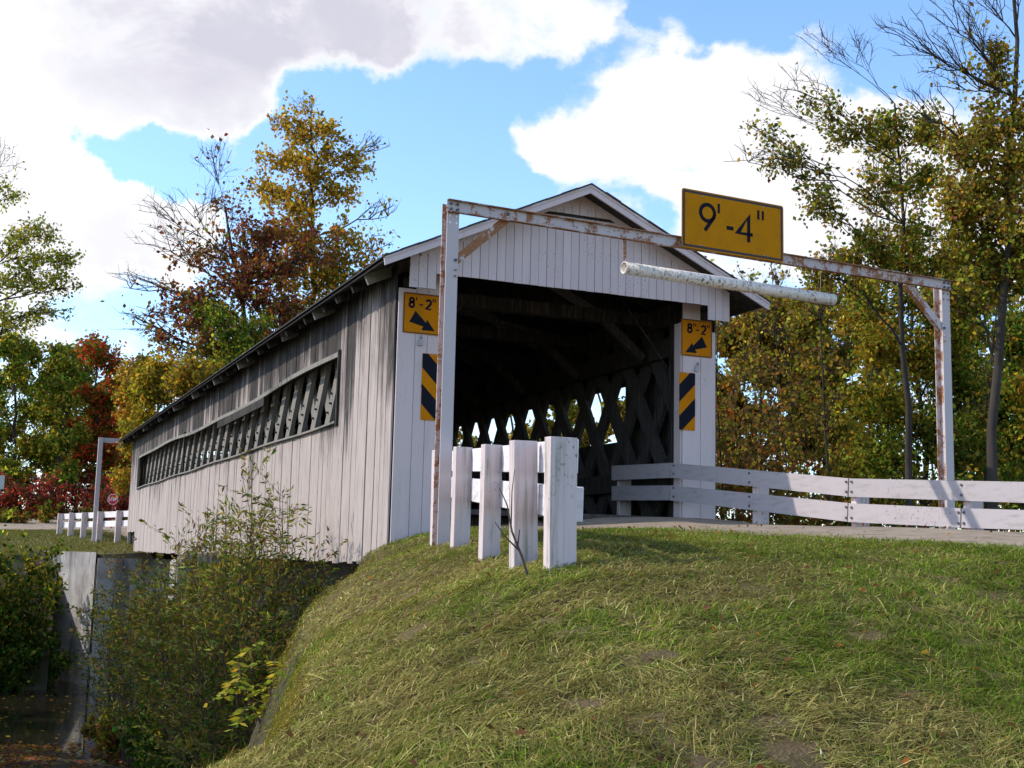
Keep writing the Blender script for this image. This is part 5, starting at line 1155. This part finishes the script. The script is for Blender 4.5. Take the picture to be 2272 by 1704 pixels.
# ------------------------------------------------------------------ grass, clippings, leaf litter
def on_road(x, y):
    yl = np.array(ROAD_L, float); xl = np.interp(-y, -yl[:, 1], yl[:, 0]); yr = np.array(ROAD_R, float); xr = np.interp(-y, -yr[:, 1], yr[:, 0])
    return (x > xl+.05+fbm(x, y, 23, 4, .5)*.30) & ((x < xr+.1) | (y < -8.3))
def grass(name, N, dmax, seed, label):
    rg = np.random.default_rng(seed)
    # even cover in the picture: sample depth and bearing from the camera, denser near
    d = 2.6*(dmax/2.6)**rg.uniform(0, 1, N*2)**.85; u = rg.uniform(-.30, .50, N*2)
    Fh = np.array((sin(_y), cos(_y))); Rh = np.array((cos(_y), -sin(_y)))
    x = CAM[0]+Fh[0]*d+Rh[0]*u*d; y = CAM[1]+Fh[1]*d+Rh[1]*u*d
    e_ = np.array(ROAD_L, float); k_ = rg.uniform(0, 5.6, 16000); i_ = k_.astype(int); f_ = (k_-i_)[:, None]; ep = e_[i_]*(1-f_)+e_[i_+1]*f_+rg.normal(0, .20, (16000, 2))*np.array((1, .8)); ep = ep[rg.uniform(0, 1, 16000) < .35+.65*(fbm(ep[:, 0], ep[:, 1], 61, 3, .8) > -.1)]
    ne = len(ep); x = np.concatenate([ep[:, 0], x]); y = np.concatenate([ep[:, 1], y]); d = np.concatenate([np.full(ne, 9.5), d])
    ok = (y < .35) & (~on_road(x, y) | (np.arange(len(x)) < ne)) & (x < 5.6); ok &= ~((x > .35) & (x < 4.4) & (y > -.1))
    x, y, d = x[ok][:N], y[ok][:N], d[ok][:N]; z = gz(x, y); bare = fbm(x, y, 51, 4, .42); ok = (z > -3.1) & ~((bare > .95) & (rg.uniform(0, 1, len(x)) < .72)) & (_lipdist(x, y) < .30+.12*rg.normal(size=len(x))); x, y, d, z = x[ok], y[ok], d[ok], z[ok]; n = len(x)
    green = .8*fbm(x, y, 31, 4, .30)+.45*fbm(x, y, 33, 3, 1.1)+.20*(x+2.0)+.03*(-y-8); straw = rg.uniform(0, 1, n); lush = 1/(1+np.exp(-(green-.20)*3.4))
    flat = rg.uniform(0, 1, n) > .22+.33*lush
    L = rg.uniform(.022, .062, n)*(1+.35*lush)*np.where(flat & (rg.uniform(0, 1, n) < .04), 2.4, 1)*np.where(flat, 1.25, 1.0); az = rg.normal(.35, .9, n)+fbm(x, y, 35, 3, .5)*1.5; az = np.where(rg.uniform(0, 1, n) < .3, rg.uniform(0, 2*pi, n), az)
    el = np.where(flat, rg.uniform(.0, .30, n), rg.uniform(.3, 1.15, n)); wd = (.0010+.00020*d)*rg.uniform(.7, 1.3, n)
    # local slope so blades lie on the ground
    gx_ = (gz(x+.05, y)-z)/.05; gy_ = np.clip((gz(x, y+.05)-z)/.05, -1, 1); gx_ = np.clip(gx_, -1, 1)
    h = np.stack([np.cos(az), np.sin(az), np.cos(az)*gx_+np.sin(az)*gy_], 1); s = np.stack([-np.sin(az), np.cos(az), -np.sin(az)*gx_+np.cos(az)*gy_], 1)
    p0 = np.stack([x, y, z+np.where(flat, rg.uniform(.0, .022, n), -.004)], 1); up = np.array((0, 0, 1.))
    p1 = p0+(h*np.cos(el)[:, None]+up*np.sin(el)[:, None])*(L*.55)[:, None]; e2 = el-np.where(flat, .25, rg.uniform(.3, .9, n))
    p2 = p1+(h*np.cos(e2)[:, None]+up*np.sin(e2)[:, None])*(L*.5)[:, None]
    w = s*wd[:, None]
    v = np.stack([p0-w, p0+w, p1+w*.8, p1-w*.8, p2], 1).reshape(-1, 3); i = (np.arange(n)*5)[:, None]
    f = np.concatenate([i, i+1, i+2, i, i+2, i+3, i+3, i+2, i+4], 1).reshape(-1)
    G = np.array([(.080, .140, .011), (.140, .175, .019), (.170, .170, .045), (.215, .178, .050), (.36, .29, .105), (.165, .108, .040)])
    pr = np.stack([lush*1.5, lush*1.1+.15, .75+0*lush, 1.1*(1-lush)+.3, .85*(1-lush)+.16, .45*(1-lush)+.04], 1); pr = np.where(flat[:, None], pr*np.array([.7, .9, 1.6, 1.1, .75, .9]), pr*np.array([1.7, 1.4, 1, .7, .45, .3])); pr /= pr.sum(1, keepdims=True)
    k = (pr.cumsum(1) < rg.uniform(0, 1, (n, 1))).sum(1).clip(0, 5); c = G[k]*np.exp(rg.normal(0, .34, (n, 1)))*np.clip(1+.22*fbm(x, y, 41, 4, .7), .45, 1.5)[:, None]
    o = np_mesh(name, v, f, 3, MGRASS, None, np.repeat(np.clip(c, .01, .6), 5, 0)); tag(o, label, 'grass', kind='stuff'); return o
grass('grass', 360000, 17.5, 4, 'mown grass and dry clippings covering the bank')
def far_grass():
    rg = np.random.default_rng(9); n = 26000; x = rg.uniform(-4, .4, n); y = rg.uniform(26.8, 42, n); ok = y > y0f(x)+.05; x, y = x[ok], y[ok]; z = farz(x, y); n = len(x)
    az = rg.uniform(0, 2*pi, n); L = rg.uniform(.05, .13, n); p0 = np.stack([x, y, z], 1); dv = np.stack([np.cos(az)*.6, np.sin(az)*.6, rg.uniform(.3, 1, n)], 1)*L[:, None]; s = np.stack([-np.sin(az), np.cos(az), 0*az], 1)*.014
    v = np.stack([p0-s, p0+s, p0+dv], 1).reshape(-1, 3); c = np.array([(.17, .17, .05), (.26, .22, .10), (.12, .14, .035)])[rg.integers(0, 3, n)]
    tag(np_mesh('far_grass', v, np.arange(n*3), 3, MGRASS, None, np.repeat(c, 3, 0)), 'short dry grass on the slope above the wing wall', 'grass', kind='stuff')
far_grass()
def litter(name, label, x, y, zf, size, cn, cw, seed, lift=.012, flat=.25):
    rg = np.random.default_rng(seed); n = len(x); z = zf(x, y)+lift; P = np.stack([x, y, z], 1); a = rg.uniform(0, 2*pi, n)
    h = np.stack([np.cos(a), np.sin(a), rg.normal(0, flat, n)], 1); s = np.stack([-np.sin(a), np.cos(a), rg.normal(0, flat, n)], 1); sz = (size*rg.uniform(.6, 1.4, n))[:, None]
    v = np.stack([P-h*sz*.5, P+s*sz*.36+np.array((0, 0, .3))*sz*flat, P+h*sz*.5, P-s*sz*.36+np.array((0, 0, .3))*sz*flat], 1).reshape(-1, 3); i = (np.arange(n)*4)[:, None]
    f = np.concatenate([i, i+1, i+2, i, i+2, i+3], 1).reshape(-1)
    tag(np_mesh(name, v, f, 3, MLEAF, None, np.repeat(jitter_cols(cn, cw, n, rg), 4, 0)), label, 'leaves', kind='stuff')
rg = np.random.default_rng(77)
n = 420; dd = rg.uniform(3, 14, n); uu = rg.uniform(-.2, .45, n); xx = CAM[0]+sin(_y)*dd+cos(_y)*uu*dd; yy_ = CAM[1]+cos(_y)*dd-sin(_y)*uu*dd
ok = yy_ < 0
litter('fallen_leaves', 'scattered curled brown leaves on the mown bank', xx[ok], yy_[ok], lambda x, y: gz(x, y)+.012, .032, ['brown', 'amber', 'plum', 'rust'], [3.4, .8, 1.2, .6], 1, .018, .5)
n = 5200; xx = rg.normal(-5.2, 1.6, n); yy_ = rg.uniform(9.0, 14.2, n)
litter('leaf_litter', 'pale brown leaf litter along the near water edge', xx, yy_, lambda x, y: np.maximum(gz(x, y), WATER_Z), .12, ['brown', 'plum', 'amber', 'sage'], [3, 2, 1.2, .8], 2, .012, .2)
n = 420; xx = rg.uniform(-9, .8, n); yy_ = rg.uniform(11, 29, n)
litter('floating_leaves', 'yellow leaves floating on the creek', xx, yy_, lambda x, y: WATER_Z+0*x, .11, ['gold', 'sage', 'brown'], [1.4, 1.5, 2], 3, .006, .03)
for i, (x, y) in enumerate([(-4.9, 9.8), (-4.3, 10.4), (-5.3, 10.1), (-3.9, 9.7)]):
    z = float(gz(x, y)); shrub('dock_stalks', 'rusty dead weed stalks at the near water edge', 'plant', (x, y, z), .75, .35, 16, 240, .05, ['rust', 'brown'], [1.4, 2], 'dead weeds at the water edge', 160+i, .5, stem_r=.008)
